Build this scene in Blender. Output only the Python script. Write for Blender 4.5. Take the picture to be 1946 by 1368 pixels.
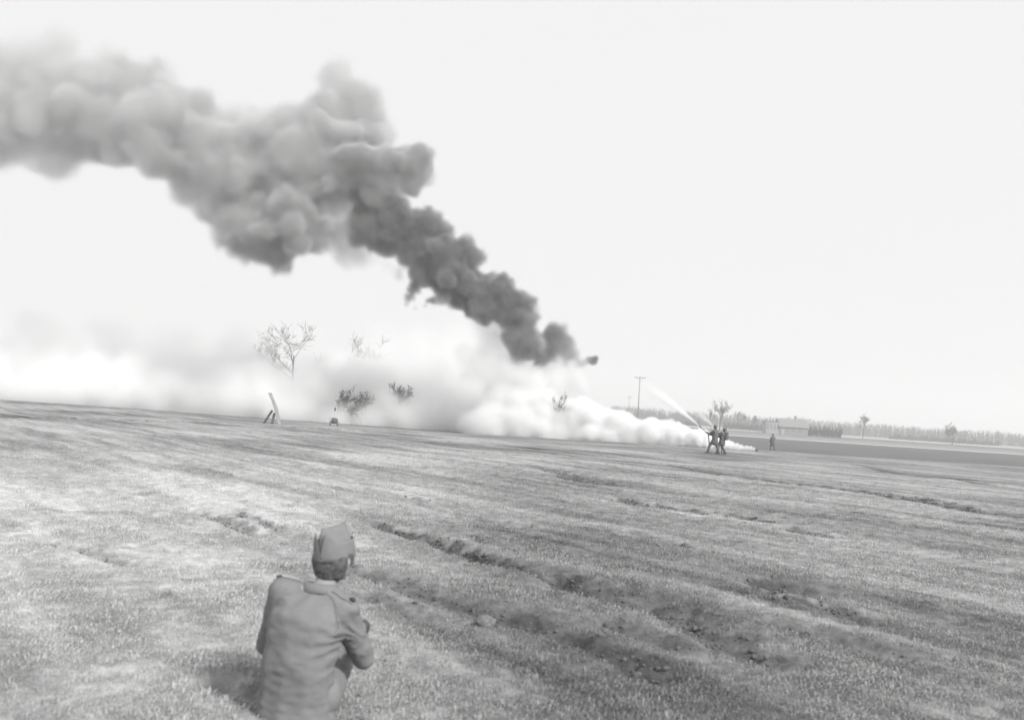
import bpy, bmesh, math, random
import numpy as np
from mathutils import Vector, Matrix

for o in list(bpy.data.objects):
    bpy.data.objects.remove(o)
random.seed(7)
rng = np.random.default_rng(7)
SC = bpy.context.scene
COL = SC.collection

# ------------------------------------------------------------------ camera
W, H = 1946.0, 1368.0
FPX = 1767.0
CAMH = 1.45
PITCH = math.radians(2.94)
ROLL = math.radians(3.75)
fwd = Vector((0, math.cos(PITCH), math.sin(PITCH)))
up0 = Vector((0, -math.sin(PITCH), math.cos(PITCH)))
rt0 = Vector((1, 0, 0))
RT = rt0 * math.cos(ROLL) + up0 * math.sin(ROLL)
UP = -rt0 * math.sin(ROLL) + up0 * math.cos(ROLL)
CAM = Vector((0, 0, CAMH))
cd = bpy.data.cameras.new('camera')
cd.sensor_fit = 'HORIZONTAL'
cd.sensor_width = 36.0
cd.lens = FPX / W * 36.0
cd.clip_start = 0.05
cd.clip_end = 6000
cam = bpy.data.objects.new('camera', cd)
COL.objects.link(cam)
M3 = Matrix((RT, UP, -fwd)).transposed()
cam.matrix_world = Matrix.Translation(CAM) @ M3.to_4x4()
cd.dof.use_dof = True
cd.dof.focus_distance = 60.0
cd.dof.aperture_fstop = 2.8
SC.camera = cam

# ------------------------------------------------------------------ sky, sun, exposure
SUN_EL = math.radians(39)
SUN_AZ = math.radians(138)          # clockwise from +Y (view direction), so from the right
world = bpy.data.worlds.new('World')
SC.world = world
world.use_nodes = True
wt = world.node_tree
wt.nodes.clear()
wo = wt.nodes.new('ShaderNodeOutputWorld')
wb = wt.nodes.new('ShaderNodeBackground')
sky = wt.nodes.new('ShaderNodeTexSky')
sky.sky_type = 'NISHITA'
sky.sun_disc = False
sky.sun_elevation = SUN_EL
sky.sun_rotation = SUN_AZ
sky.dust_density = 6.0
sky.air_density = 1.0
bw = wt.nodes.new('ShaderNodeRGBToBW')
mixs = wt.nodes.new('ShaderNodeMix')
mixs.data_type = 'FLOAT'
mixs.inputs[0].default_value = 0.86
mixs.inputs[3].default_value = 9.95       # even milky overcast
wt.links.new(sky.outputs[0], bw.inputs[0])
wt.links.new(bw.outputs[0], mixs.inputs[2])
wt.links.new(mixs.outputs[0], wb.inputs['Color'])
wb.inputs['Strength'].default_value = 0.10
wt.links.new(wb.outputs[0], wo.inputs[0])

sd = bpy.data.lights.new('sun', 'SUN')
sd.energy = 4.5
sd.angle = math.radians(9.0)
sd.color = (1.0, 0.995, 0.985)
sun = bpy.data.objects.new('sun', sd)
COL.objects.link(sun)
sdir = Vector((math.sin(SUN_AZ) * math.cos(SUN_EL), math.cos(SUN_AZ) * math.cos(SUN_EL), math.sin(SUN_EL)))
sun.rotation_euler = sdir.to_track_quat('Z', 'Y').to_euler()
sun.location = (60, 0, 60)

vs = SC.view_settings
vs.view_transform = 'Standard'
vs.look = 'None'
vs.exposure = 0.0
vs.gamma = 1.0
vs.use_curve_mapping = False
cy = SC.cycles
cy.max_bounces = 20
cy.volume_bounces = 16
cy.diffuse_bounces = 3
cy.glossy_bounces = 2
cy.transparent_max_bounces = 12
cy.volume_step_rate = 4.0
cy.volume_max_steps = 256
cy.use_denoising = True


# ------------------------------------------------------------------ helpers
def ray(px, py):
    return (RT * (px - W / 2) - UP * (py - H / 2) + fwd * FPX)


def P(px, py, d):
    """the point seen at a photograph pixel, d metres ahead (world y)"""
    r = ray(px, py)
    return CAM + r * (d / r.y)


def PX(d):
    return d / FPX


def mat(name, base=0.3, rough=0.9, var=0.0, scale=3.0, bump=0.0, bscale=40.0, spec=0.2, metal=0.0, detail=5.0):
    m = bpy.data.materials.new(name)
    m.use_nodes = True
    nt = m.node_tree
    b = nt.nodes['Principled BSDF']
    b.inputs['Base Color'].default_value = (base, base, base, 1)
    b.inputs['Roughness'].default_value = rough
    b.inputs['Specular IOR Level'].default_value = spec
    b.inputs['Metallic'].default_value = metal
    tc = nt.nodes.new('ShaderNodeTexCoord')
    if var > 0:
        n = nt.nodes.new('ShaderNodeTexNoise')
        n.inputs['Scale'].default_value = scale
        n.inputs['Detail'].default_value = detail
        nt.links.new(tc.outputs['Object'], n.inputs['Vector'])
        mr = nt.nodes.new('ShaderNodeMapRange')
        mr.inputs[1].default_value = 0.3
        mr.inputs[2].default_value = 0.7
        mr.inputs[3].default_value = base * (1 - var)
        mr.inputs[4].default_value = base * (1 + var)
        nt.links.new(n.outputs['Fac'], mr.inputs[0])
        nt.links.new(mr.outputs[0], b.inputs['Base Color'])
    if bump > 0:
        n2 = nt.nodes.new('ShaderNodeTexNoise')
        n2.inputs['Scale'].default_value = bscale
        n2.inputs['Detail'].default_value = 6
        nt.links.new(tc.outputs['Object'], n2.inputs['Vector'])
        bp = nt.nodes.new('ShaderNodeBump')
        bp.inputs['Strength'].default_value = bump
        bp.inputs['Distance'].default_value = 0.02
        nt.links.new(n2.outputs['Fac'], bp.inputs['Height'])
        nt.links.new(bp.outputs[0], b.inputs['Normal'])
    return m


def tag(o, label=None, cat=None, group=None, kind=None):
    if label:
        o['label'] = label
    if cat:
        o['category'] = cat
    if group:
        o['group'] = group
    if kind:
        o['kind'] = kind
    return o


def empty(name, loc=(0, 0, 0), rz=0.0):
    o = bpy.data.objects.new(name, None)
    COL.objects.link(o)
    o.location = loc
    o.rotation_euler = (0, 0, rz)
    o.empty_display_size = 0.2
    return o


def link_mesh(name, me, m=None, parent=None, smooth=False):
    o = bpy.data.objects.new(name, me)
    COL.objects.link(o)
    if m:
        me.materials.clear()
        me.materials.append(m)
    if smooth:
        me.shade_smooth()
    if parent:
        o.parent = parent
    return o


def pydata(name, v, f, m=None, parent=None, smooth=False):
    me = bpy.data.meshes.new(name)
    me.from_pydata([tuple(x) for x in v], [], f)
    me.update()
    return link_mesh(name, me, m, parent, smooth)


def fast_mesh(name, verts, quads):
    """verts Nx3, quads Mx4 or Mx3 numpy arrays"""
    me = bpy.data.meshes.new(name)
    n, k = quads.shape
    me.vertices.add(len(verts))
    me.vertices.foreach_set('co', verts.astype(np.float32).ravel())
    me.loops.add(n * k)
    me.loops.foreach_set('vertex_index', quads.astype(np.int32).ravel())
    me.polygons.add(n)
    me.polygons.foreach_set('loop_start', (np.arange(n) * k).astype(np.int32))
    me.update(calc_edges=True)
    me.validate()
    return me


class MB:
    def __init__(self):
        self.v, self.f = [], []

    def box(self, c, s, R=None):
        b = len(self.v)
        R = R or Matrix.Identity(3)
        for sx in (-1, 1):
            for sy in (-1, 1):
                for sz in (-1, 1):
                    self.v.append(Vector(c) + R @ Vector((sx * s[0] / 2, sy * s[1] / 2, sz * s[2] / 2)))
        for q in ((0, 1, 3, 2), (4, 6, 7, 5), (0, 4, 5, 1), (2, 3, 7, 6), (0, 2, 6, 4), (1, 5, 7, 3)):
            self.f.append(tuple(b + i for i in q))
        return self

    def bar(self, a, b_, w, h, upv=(0, 0, 1)):
        a, b_ = Vector(a), Vector(b_)
        d = (b_ - a)
        L = d.length
        z = d.normalized()
        x = Vector(upv).cross(z)
        if x.length < 1e-4:
            x = Vector((1, 0, 0)).cross(z)
        x.normalize()
        y = z.cross(x)
        return self.box((a + b_) / 2, (w, h, L), Matrix((x, y, z)).transposed())

    def tube(self, pts, rad, n=8, cap=True):
        pts = [Vector(p) for p in pts]
        if not hasattr(rad, '__len__'):
            rad = [rad] * len(pts)
        base = len(self.v)
        ref = None
        for i, p in enumerate(pts):
            d = (pts[min(i + 1, len(pts) - 1)] - pts[max(i - 1, 0)])
            d.normalize()
            if ref is None:
                ref = d.orthogonal().normalized()
            else:
                ref = (ref - d * ref.dot(d))
                ref = ref.normalized() if ref.length > 1e-6 else d.orthogonal().normalized()
            bi = d.cross(ref)
            for k in range(n):
                a = 2 * math.pi * k / n
                self.v.append(p + (ref * math.cos(a) + bi * math.sin(a)) * rad[i])
        for i in range(len(pts) - 1):
            for k in range(n):
                self.f.append((base + i * n + k, base + i * n + (k + 1) % n, base + (i + 1) * n + (k + 1) % n, base + (i + 1) * n + k))
        if cap:
            self.f.append(tuple(base + k for k in reversed(range(n))))
            e = base + (len(pts) - 1) * n
            self.f.append(tuple(e + k for k in range(n)))
        return self

    def build(self, name, m=None, parent=None, smooth=False):
        return pydata(name, self.v, self.f, m, parent, smooth)


_ico = {}


def ico(sub):
    if sub not in _ico:
        bm = bmesh.new()
        bmesh.ops.create_icosphere(bm, subdivisions=sub, radius=1.0)
        v = np.array([x.co[:] for x in bm.verts])
        f = np.array([[x.index for x in q.verts] for q in bm.faces])
        bm.free()
        _ico[sub] = (v, f)
    return _ico[sub]


def spheres_mesh(name, C, R, sub=2):
    """C Nx3, R N or Nx3 -> one mesh of overlapping spheres"""
    v, f = ico(sub)
    C = np.asarray(C, float)
    R = np.asarray(R, float)
    if R.ndim == 1:
        R = np.repeat(R[:, None], 3, 1)
    V = (v[None] * R[:, None, :] + C[:, None, :]).reshape(-1, 3)
    F = (f[None] + (np.arange(len(C)) * len(v))[:, None, None]).reshape(-1, 3)
    return fast_mesh(name, V, F)


def remesh(me, voxel, smooth_it=2, smooth_fac=0.5):
    """voxel union of overlapping closed shells, as a new mesh"""
    o = bpy.data.objects.new('tmp', me)
    COL.objects.link(o)
    r = o.modifiers.new('r', 'REMESH')
    r.mode = 'VOXEL'
    r.voxel_size = voxel
    if smooth_it:
        s = o.modifiers.new('s', 'SMOOTH')
        s.iterations = smooth_it
        s.factor = smooth_fac
    dg = bpy.context.evaluated_depsgraph_get()
    dg.update()
    out = bpy.data.meshes.new_from_object(o.evaluated_get(dg))
    bpy.data.objects.remove(o)
    return out


def chain(C, R, a, b, ra, rb, squash=(1, 1, 1)):
    a, b = Vector(a), Vector(b)
    L = (b - a).length
    n = max(2, int(L / (0.3 * min(ra, rb))) + 1)
    for i in range(n + 1):
        t = i / n
        C.append(tuple(a.lerp(b, t)))
        r = ra + (rb - ra) * t
        R.append((r * squash[0], r * squash[1], r * squash[2]))


def co_array(me):
    a = np.empty(len(me.vertices) * 3, np.float32)
    me.vertices.foreach_get('co', a)
    return a.reshape(-1, 3).astype(float)


def nor_array(me):
    a = np.empty(len(me.vertices) * 3, np.float32)
    me.vertex_normals.foreach_get('vector', a)
    return a.reshape(-1, 3).astype(float)


# numpy value noise -------------------------------------------------
def _hash(ix, iy, iz, seed):
    h = (ix.astype(np.int64) * 374761393 + iy.astype(np.int64) * 668265263 + iz.astype(np.int64) * 2147483647 + seed * 974634777) & 0xFFFFFFFF
    h = ((h ^ (h >> 13)) * 1274126177) & 0xFFFFFFFF
    h = (h ^ (h >> 16)) & 0xFFFFFFFF
    return h / 4294967295.0


def vnoise2(x, y, seed=0):
    ix, iy = np.floor(x), np.floor(y)
    fx, fy = x - ix, y - iy
    fx = fx * fx * (3 - 2 * fx)
    fy = fy * fy * (3 - 2 * fy)
    ix = ix.astype(np.int64)
    iy = iy.astype(np.int64)
    z = np.zeros_like(ix)
    a = _hash(ix, iy, z, seed)
    b = _hash(ix + 1, iy, z, seed)
    c = _hash(ix, iy + 1, z, seed)
    d = _hash(ix + 1, iy + 1, z, seed)
    return (a + (b - a) * fx) * (1 - fy) + (c + (d - c) * fx) * fy


def fbm2(x, y, octv=4, seed=0, gain=0.5):
    s, a, t = 0.0, 1.0, 0.0
    for k in range(octv):
        s = s + a * vnoise2(x * 2 ** k + 17.3 * k, y * 2 ** k - 9.1 * k, seed + k)
        t += a
        a *= gain
    return s / t


def vnoise3(p, seed=0):
    i = np.floor(p)
    f = p - i
    f = f * f * (3 - 2 * f)
    i = i.astype(np.int64)
    r = 0
    for dx in (0, 1):
        for dy in (0, 1):
            for dz in (0, 1):
                w = (f[:, 0] if dx else 1 - f[:, 0]) * (f[:, 1] if dy else 1 - f[:, 1]) * (f[:, 2] if dz else 1 - f[:, 2])
                r = r + w * _hash(i[:, 0] + dx, i[:, 1] + dy, i[:, 2] + dz, seed)
    return r


def sstep(a, b, x):
    t = np.clip((x - a) / (b - a), 0, 1)
    return t * t * (3 - 2 * t)


# ------------------------------------------------------------------ ground shape
_yy = np.concatenate([np.linspace(0, 200, 801), [5000]])


def _profile(hc):
    h = np.interp(_yy, [0, 6, 25, 57, 79, 97, 125, 160, 5000], [1.45, 1.45, 1.58, 2.0, hc, hc + 0.40, 3.42, 3.5, 3.5])
    k = np.hanning(25)
    k /= k.sum()
    hp = np.concatenate([np.full(12, h[0]), h[:-1], np.full(12, h[-2])])
    return np.concatenate([np.convolve(hp, k, 'valid'), [3.5]])


_lo, _hi = _profile(2.22), _profile(2.55)


def base_z(x, y):
    r = np.where(y > 1, y, 1)
    a = x / r
    w = np.interp(a, [-0.6, -0.40, -0.26, -0.05, 0.21, 0.33, 0.6], [0.0, 0.1, 0.6, 1.0, 0.15, 0.1, 0.0])
    yc = np.clip(y, 0, 5000)
    h = np.interp(yc, _yy, _lo) * (1 - w) + np.interp(yc, _yy, _hi) * w
    return CAMH - h


def ground_hit(px, py):
    r = ray(px, py)
    lo, hi = 1.0, 400.0
    d = 1.5
    while d < 130:
        p = CAM + r * (d / r.y)
        if p.z <= float(base_z(np.array(p.x), np.array(p.y))):
            break
        d *= 1.003
    p = CAM + r * (d / r.y)
    return p.x, p.y


# wheel ruts and ditches: photograph polylines, half width m, depth m, soil darkness
RUTS = [
    ([(640, 985), (730, 1003), (850, 1035), (950, 1073), (1050, 1098), (1150, 1127), (1260, 1158), (1350, 1200), (1450, 1250), (1560, 1310)], 0.17, 0.11, 1.0),
    ([(1000, 1090), (1090, 1118), (1160, 1143), (1230, 1165)], 0.16, 0.07, 0.75),
    ([(600, 1060), (670, 1088), (760, 1112), (830, 1138), (940, 1172), (1050, 1203), (1180, 1260), (1300, 1330)], 0.14, 0.07, 0.62),
    ([(680, 1120), (720, 1140), (780, 1165), (850, 1190)], 0.10, 0.05, 0.4),
    ([(330, 965), (400, 978), (480, 1008), (570, 1042), (620, 1062)], 0.12, 0.05, 0.36),
    ([(420, 970), (500, 992), (570, 1020), (640, 1050)], 0.10, 0.05, 0.42),
    ([(1080, 865), (1180, 876), (1300, 888), (1400, 906), (1480, 915), (1558, 926), (1700, 945), (1946, 985)], 0.42, 0.16, 1.0),
    ([(960, 880), (1040, 890), (1100, 913), (1210, 930)], 0.30, 0.07, 0.5),
    ([(820, 850), (900, 858), (1000, 868)], 0.4, 0.06, 0.4),
    ([(1150, 945), (1220, 962), (1290, 970), (1378, 980), (1480, 1000)], 0.22, 0.07, 0.55),
    ([(1400, 1095), (1440, 1103), (1500, 1118), (1600, 1140)], 0.20, 0.07, 0.6),
    ([(1400, 1112), (1470, 1130), (1560, 1150), (1700, 1190)], 0.12, 0.06, 0.6),
    ([(1380, 1125), (1440, 1135), (1500, 1150)], 0.09, 0.04, 0.5),
    ([(1420, 1175), (1500, 1195), (1580, 1215), (1750, 1270)], 0.12, 0.06, 0.5),
    ([(1120, 1185), (1170, 1195), (1240, 1210), (1340, 1245)], 0.22, 0.06, 0.6),
    ([(900, 985), (980, 1000), (1060, 1012)], 0.14, 0.04, 0.35),
    ([(1180, 1010), (1280, 1035), (1330, 1048)], 0.12, 0.04, 0.4),
    ([(1480, 1005), (1530, 1015), (1600, 1025)], 0.2, 0.05, 0.45),
    ([(700, 935), (800, 950), (900, 975), (980, 990)], 0.13, 0.03, 0.3),
    ([(-60, 792), (150, 794), (290, 800), (400, 803), (520, 810), (640, 816), (760, 822), (900, 828)], 0.5, 0.12, 0.75),
    ([(840, 1000), (930, 1035), (1010, 1060)], 0.10, 0.04, 0.45),
    ([(60, 1010), (180, 1040), (300, 1080)], 0.12, 0.04, 0.3),
    ([(1600, 880), (1750, 905), (1946, 930)], 0.3, 0.06, 0.4),
    ([(380, 1290), (450, 1320), (520, 1350)], 0.1, 0.04, 0.3),
]
RW = []
for pl, hw, dp, so in RUTS:
    RW.append((np.array([ground_hit(*p) for p in pl]), hw, dp, so))


def rut_fields(x, y):
    """height offset and soil amount at each point"""
    dz = np.zeros_like(x)
    soil = np.zeros_like(x)
    wob = fbm2(x * 1.3, y * 1.3, 3, 41) - 0.5
    fine = fbm2(x * 9, y * 9, 3, 43)
    patch = fbm2(x * 0.9, y * 0.45, 3, 47)
    for pl, hw, dp, so in RW:
        mnx, mny = pl.min(0) - 4 * hw
        mxx, mxy = pl.max(0) + 4 * hw
        idx = np.nonzero((x > mnx) & (x < mxx) & (y > mny) & (y < mxy))[0]
        if len(idx) == 0:
            continue
        px_, py_ = x[idx], y[idx]
        best = np.full(len(idx), 1e9)
        seg = pl[1:] - pl[:-1]
        ll = np.hypot(seg[:, 0], seg[:, 1])
        tot = ll.sum()
        acc = 0
        tt = np.zeros(len(idx))
        for k in range(len(seg)):
            t = ((px_ - pl[k, 0]) * seg[k, 0] + (py_ - pl[k, 1]) * seg[k, 1]) / max(ll[k] ** 2, 1e-9)
            t = np.clip(t, 0, 1)
            d = np.hypot(px_ - pl[k, 0] - t * seg[k, 0], py_ - pl[k, 1] - t * seg[k, 1])
            m = d < best
            best[m] = d[m]
            tt[m] = (acc + t[m] * ll[k]) / tot
            acc += ll[k]
        fade = sstep(0, 0.12, tt) * sstep(1.0, 0.88, tt) * (0.75 + 0.45 * sstep(0.3, 0.6, patch[idx]))
        hw = hw * 1.35
        d = best / hw + wob[idx] * 0.5
        cut = np.exp(-(d / 0.75) ** 2)
        lip = np.exp(-((np.abs(d) - 1.7) / 0.55) ** 2)
        dz[idx] += (-dp * cut * (0.75 + 0.6 * fine[idx]) + dp * 0.22 * lip * (0.3 + 1.2 * fine[idx])) * fade
        soil[idx] = np.maximum(soil[idx], min(1.0, so * 1.35) * fade * sstep(1.35, 0.45, d + (fine[idx] - 0.5) * 1.5))
    clod_ = fbm2(x * 22, y * 22, 3, 44) - 0.5
    dz = dz + soil * clod_ * 0.07 * sstep(45, 10, np.hypot(x, y))
    return dz, np.clip(soil, 0, 1)


def micro(x, y):
    r = np.hypot(x, y)
    z = (fbm2(x * 0.22, y * 0.22, 3, 3) - 0.5) * 0.16 * sstep(2, 9, r) * sstep(75, 50, y)
    z = z + (fbm2(x * 1.1, y * 0.8, 3, 5) - 0.5) * 0.035 * sstep(90, 40, y)
    z = z + (fbm2(x * 6, y * 6, 3, 7) - 0.5) * 0.045 * sstep(40, 12, r)
    z = z + (fbm2(x * 2.2 + y * 1.5, (y - x * .5) * 0.6, 3, 8) - 0.5) * 0.05 * sstep(70, 20, r)
    return z


def ground_z(x, y):
    x = np.atleast_1d(np.asarray(x, float))
    y = np.atleast_1d(np.asarray(y, float))
    dz, _ = rut_fields(x, y)
    return base_z(x, y) + micro(x, y) + dz


def gz(x, y):
    return float(ground_z(x, y)[0])


# ground sheet: polar grid, fine inside the view, coarse around it, out to the horizon
ang = np.concatenate([np.linspace(-180, -42, 36)[:-1], np.linspace(-42, 42, 520), np.linspace(42, 180, 36)[1:]])
ang = np.radians(ang)
rad = np.concatenate([np.geomspace(0.15, 2.6, 22)[:-1], np.geomspace(2.6, 100, 560), np.geomspace(100, 1500, 70)[1:]])
A, R_ = np.meshgrid(ang, rad)
gx = (np.sin(A) * R_).ravel()
gy = (np.cos(A) * R_).ravel()
rdz, rsoil = rut_fields(gx, gy)
gzv = base_z(gx, gy) + micro(gx, gy) + rdz
na, nr = len(ang), len(rad)
ii = np.arange(nr - 1)[:, None] * na + np.arange(na - 1)[None]
quads = np.stack([ii, ii + 1, ii + na + 1, ii + na], -1).reshape(-1, 4)[:, ::-1]
gme = fast_mesh('ground', np.stack([gx, gy, gzv], 1), quads)
# what grows or lies there (its own tone, plus a painted light leak at left)
grr = np.hypot(gx, gy)
pale = fbm2(gx * 0.16 + 5, gy * 0.12, 4, 21)
streak = 0.5 * fbm2(gx * 0.9 + gy * 0.68, (gy - gx * 0.45) * 0.16, 4, 23) + 0.5 * fbm2(gx * 3.2 + gy * 2.4, (gy - gx * 0.5) * 0.3, 4, 29)
fine = fbm2(gx * 7, gy * 5, 3, 27)
tone = 0.168 + 0.10 * sstep(0.32, 0.68, pale) + 0.50 * (streak - 0.47) + 0.12 * (fine - 0.5)
left_leak = sstep(0.12, -0.22, gx / np.maximum(grr, 0.1)) * sstep(45, 8, grr)  # stray light at lower left, painted in as a paler ground tone
tone = tone + 0.19 * left_leak * (0.6 + 0.8 * pale)
wobf = (fbm2(gx * 0.02, gy * 0.02, 3, 31) - 0.5) * 30
yy = gy + wobf
far = sstep(82, 100, gy)
ft = np.full_like(tone, 0.12)
ft = np.where(yy > 255, 0.22, ft)
ft = np.where(yy > 330, 0.14, ft)
ft = np.where(yy > 430, 0.36, ft)
ft = np.where(yy > 520, 0.2, ft)
tone = tone * (1 - far) + (ft + 0.05 * (pale - 0.5)) * far
tone = tone * (1 - rsoil) + (0.055 + 0.05 * fine) * rsoil
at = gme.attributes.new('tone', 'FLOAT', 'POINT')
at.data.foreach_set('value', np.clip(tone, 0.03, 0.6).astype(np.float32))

mg = bpy.data.materials.new('dry_field')
mg.use_nodes = True
nt = mg.node_tree
b = nt.nodes['Principled BSDF']
b.inputs['Roughness'].default_value = 1.0
b.inputs['Specular IOR Level'].default_value = 0.05
an = nt.nodes.new('ShaderNodeAttribute')
an.attribute_name = 'tone'
ge = nt.nodes.new('ShaderNodeNewGeometry')
n1 = nt.nodes.new('ShaderNodeTexNoise')
n1.inputs['Scale'].default_value = 9.0
n1.inputs['Detail'].default_value = 8
n1.inputs['Roughness'].default_value = 0.75
nt.links.new(ge.outputs['Position'], n1.inputs['Vector'])
mr = nt.nodes.new('ShaderNodeMapRange')
mr.inputs[1].default_value = 0.3
mr.inputs[2].default_value = 0.7
mr.inputs[3].default_value = 0.6
mr.inputs[4].default_value = 1.4
nt.links.new(n1.outputs['Fac'], mr.inputs[0])
mu = nt.nodes.new('ShaderNodeMath')
mu.operation = 'MULTIPLY'
nt.links.new(an.outputs['Fac'], mu.inputs[0])
nt.links.new(mr.outputs[0], mu.inputs[1])
nt.links.new(mu.outputs[0], b.inputs['Base Color'])
bp = nt.nodes.new('ShaderNodeBump')
bp.inputs['Strength'].default_value = 0.5
bp.inputs['Distance'].default_value = 0.04
nt.links.new(n1.outputs['Fac'], bp.inputs['Height'])
nt.links.new(bp.outputs[0], b.inputs['Normal'])
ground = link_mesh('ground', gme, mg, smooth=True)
tag(ground, 'rutted winter field of short dry grass sloping to a low crest', 'ground', kind='structure')


# dirt road across the plain
def strip(name, pts, hw, m, lift=0.02):
    v, f = [], []
    for i, (x, y) in enumerate(pts):
        for s in (-1, 1):
            yy_ = y + s * hw
            v.append((x, yy_, float(base_z(np.array(float(x)), np.array(float(yy_)))) + lift))
    for i in range(len(pts) - 1):
        f.append((2 * i, 2 * i + 2, 2 * i + 3, 2 * i + 1))
    return pydata(name, v, f, m)


m_road = mat('pale_dirt', 0.38, 0.95, 0.2, 0.3)
road = strip('dirt_road', [(x, 246 - 0.02 * x + 5 * math.sin(x * 0.011)) for x in range(-420, 421, 20)], 8.0, m_road)
tag(road, 'pale dirt road crossing the plain beyond the crest', 'road', kind='structure')

# ------------------------------------------------------------------ grass (uncountable)
def tuft(name, nb, h, spread, seed):
    rs = random.Random(seed)
    v, f = [], []
    for i in range(nb):
        a = rs.uniform(0, 6.283)
        r0 = spread * math.sqrt(rs.random())
        bx, by = r0 * math.cos(a), r0 * math.sin(a)
        la = rs.gauss(-0.5, 1.0)           # combed one way
        ln = h * rs.uniform(0.5, 1.25)
        lean = rs.uniform(0.5, 1.25)
        w = 0.0016 * rs.uniform(0.7, 1.5)
        dx, dy = math.cos(la), math.sin(la)
        wx, wy = -dy * w, dx * w
        p1 = (bx + dx * ln * 0.35 * math.sin(lean * .6), by + dy * ln * 0.35 * math.sin(lean * .6), ln * 0.5 * math.cos(lean * .6))
        p2 = (bx + dx * ln * math.sin(lean), by + dy * ln * math.sin(lean), ln * math.cos(lean) * 0.9 + 0.003)
        k = len(v)
        v += [(bx - wx, by - wy, -0.006), (bx + wx, by + wy, -0.006), (p1[0] + wx, p1[1] + wy, p1[2]), (p1[0] - wx, p1[1] - wy, p1[2]), p2]
        f += [(k, k + 1, k + 2, k + 3), (k + 3, k + 2, k + 4)]
    me = bpy.data.meshes.new(name)
    me.from_pydata(v, [], f)
    return me


m_grass = bpy.data.materials.new('dry_grass')
m_grass.use_nodes = True
nt = m_grass.node_tree
b = nt.nodes['Principled BSDF']
b.inputs['Roughness'].default_value = 0.85
b.inputs['Specular IOR Level'].default_value = 0.15
ga = nt.nodes.new('ShaderNodeAttribute')
ga.attribute_type = 'INSTANCER'
ga.attribute_name = 'gtone'
nt.links.new(ga.outputs['Fac'], b.inputs['Base Color'])


def sample_grass():
    out = []
    for r0, r1, dens, sc in ((2.6, 6.5, 1300, 1.0), (6.5, 12, 500, 1.1), (12, 26, 110, 1.35), (26, 55, 16, 1.6)):
        th = math.radians(40)
        area = th * (r1 * r1 - r0 * r0)
        n = int(area * dens)
        rr = np.sqrt(rng.uniform(r0 * r0, r1 * r1, n))
        aa = rng.uniform(-th, th, n)
        x, y = np.sin(aa) * rr, np.cos(aa) * rr
        cl = fbm2(x * 2.2, y * 2.2, 3, 61)
        _, so = rut_fields(x, y)
        keep = rng.random(n) < (0.45 + 0.5 * sstep(0.3, 0.65, cl)) * np.clip(1 - 2.6 * so, 0, 1) * sstep(55, 12, rr)
        x, y, so, cl, rr = x[keep], y[keep], so[keep], cl[keep], rr[keep]
        z = ground_z(x, y)
        pl = fbm2(x * 0.16 + 5, y * 0.12, 4, 21)
        leak = sstep(0.12, -0.22, x / rr) * sstep(45, 8, rr)  # the same wash of stray light, painted into the blade tone
        st_ = 0.5 * fbm2(x * 0.9 + y * 0.68, (y - x * 0.45) * 0.16, 4, 23) + 0.5 * fbm2(x * 3.2 + y * 2.4, (y - x * 0.5) * 0.3, 4, 29)
        tn = 0.265 + 0.10 * sstep(0.32, 0.68, pl) + 0.55 * (st_ - 0.47) + 0.19 * leak + rng.normal(0, 0.03, len(x))
        s = sc * rng.uniform(0.6, 1.25, len(x)) * (0.7 + 0.6 * cl)
        out.append(np.stack([x, y, z, np.clip(tn, 0.1, 0.62), s, rng.normal(0, 0.5, len(x))], 1))
    return np.concatenate(out)


gs = sample_grass()
gme2 = bpy.data.meshes.new('grass')
gme2.vertices.add(len(gs))
gme2.vertices.foreach_set('co', gs[:, :3].astype(np.float32).ravel())
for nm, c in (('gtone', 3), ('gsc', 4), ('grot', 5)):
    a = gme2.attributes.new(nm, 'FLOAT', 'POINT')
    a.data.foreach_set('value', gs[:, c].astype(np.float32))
gme2.update()
grass = link_mesh('grass', gme2, m_grass)
tag(grass, 'short matted dry grass covering the near field', 'grass', kind='stuff')
ng = bpy.data.node_groups.new('grass_scatter', 'GeometryNodeTree')
ng.interface.new_socket('Geometry', in_out='INPUT', socket_type='NodeSocketGeometry')
ng.interface.new_socket('Geometry', in_out='OUTPUT', socket_type='NodeSocketGeometry')
N, L = ng.nodes, ng.links
gi, go = N.new('NodeGroupInput'), N.new('NodeGroupOutput')
iop = N.new('GeometryNodeInstanceOnPoints')
L.new(gi.outputs[0], iop.inputs['Points'])
# the tuft itself is made from a mesh of joined blade sets kept as curves of the node tree: one of four
tcol = bpy.data.collections.new('grass_blades')
for k in range(4):
    to = bpy.data.objects.new('grass_tuft', tuft('grass_tuft', 16, 0.026, 0.05, 100 + k))
    to.data.materials.append(m_grass)
    tcol.objects.link(to)
ci = N.new('GeometryNodeCollectionInfo')
ci.inputs['Collection'].default_value = tcol
ci.inputs['Separate Children'].default_value = True
ci.inputs['Reset Children'].default_value = True
L.new(ci.outputs[0], iop.inputs['Instance'])
iop.inputs['Pick Instance'].default_value = True


def named(nm):
    n = N.new('GeometryNodeInputNamedAttribute')
    n.data_type = 'FLOAT'
    n.inputs[0].default_value = nm
    return n.outputs[0]


cx = N.new('ShaderNodeCombineXYZ')
L.new(named('grot'), cx.inputs[2])
L.new(cx.outputs[0], iop.inputs['Rotation'])
L.new(named('gsc'), iop.inputs['Scale'])
L.new(iop.outputs[0], go.inputs[0])
mod = grass.modifiers.new('scatter', 'NODES')
mod.node_group = ng

# loose soil crumbs thrown up along the ruts (uncountable): one joined mesh
m_soil = mat('dark_soil', 0.13, 1.0, 0.35, 25, 0.5, 150)


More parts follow.
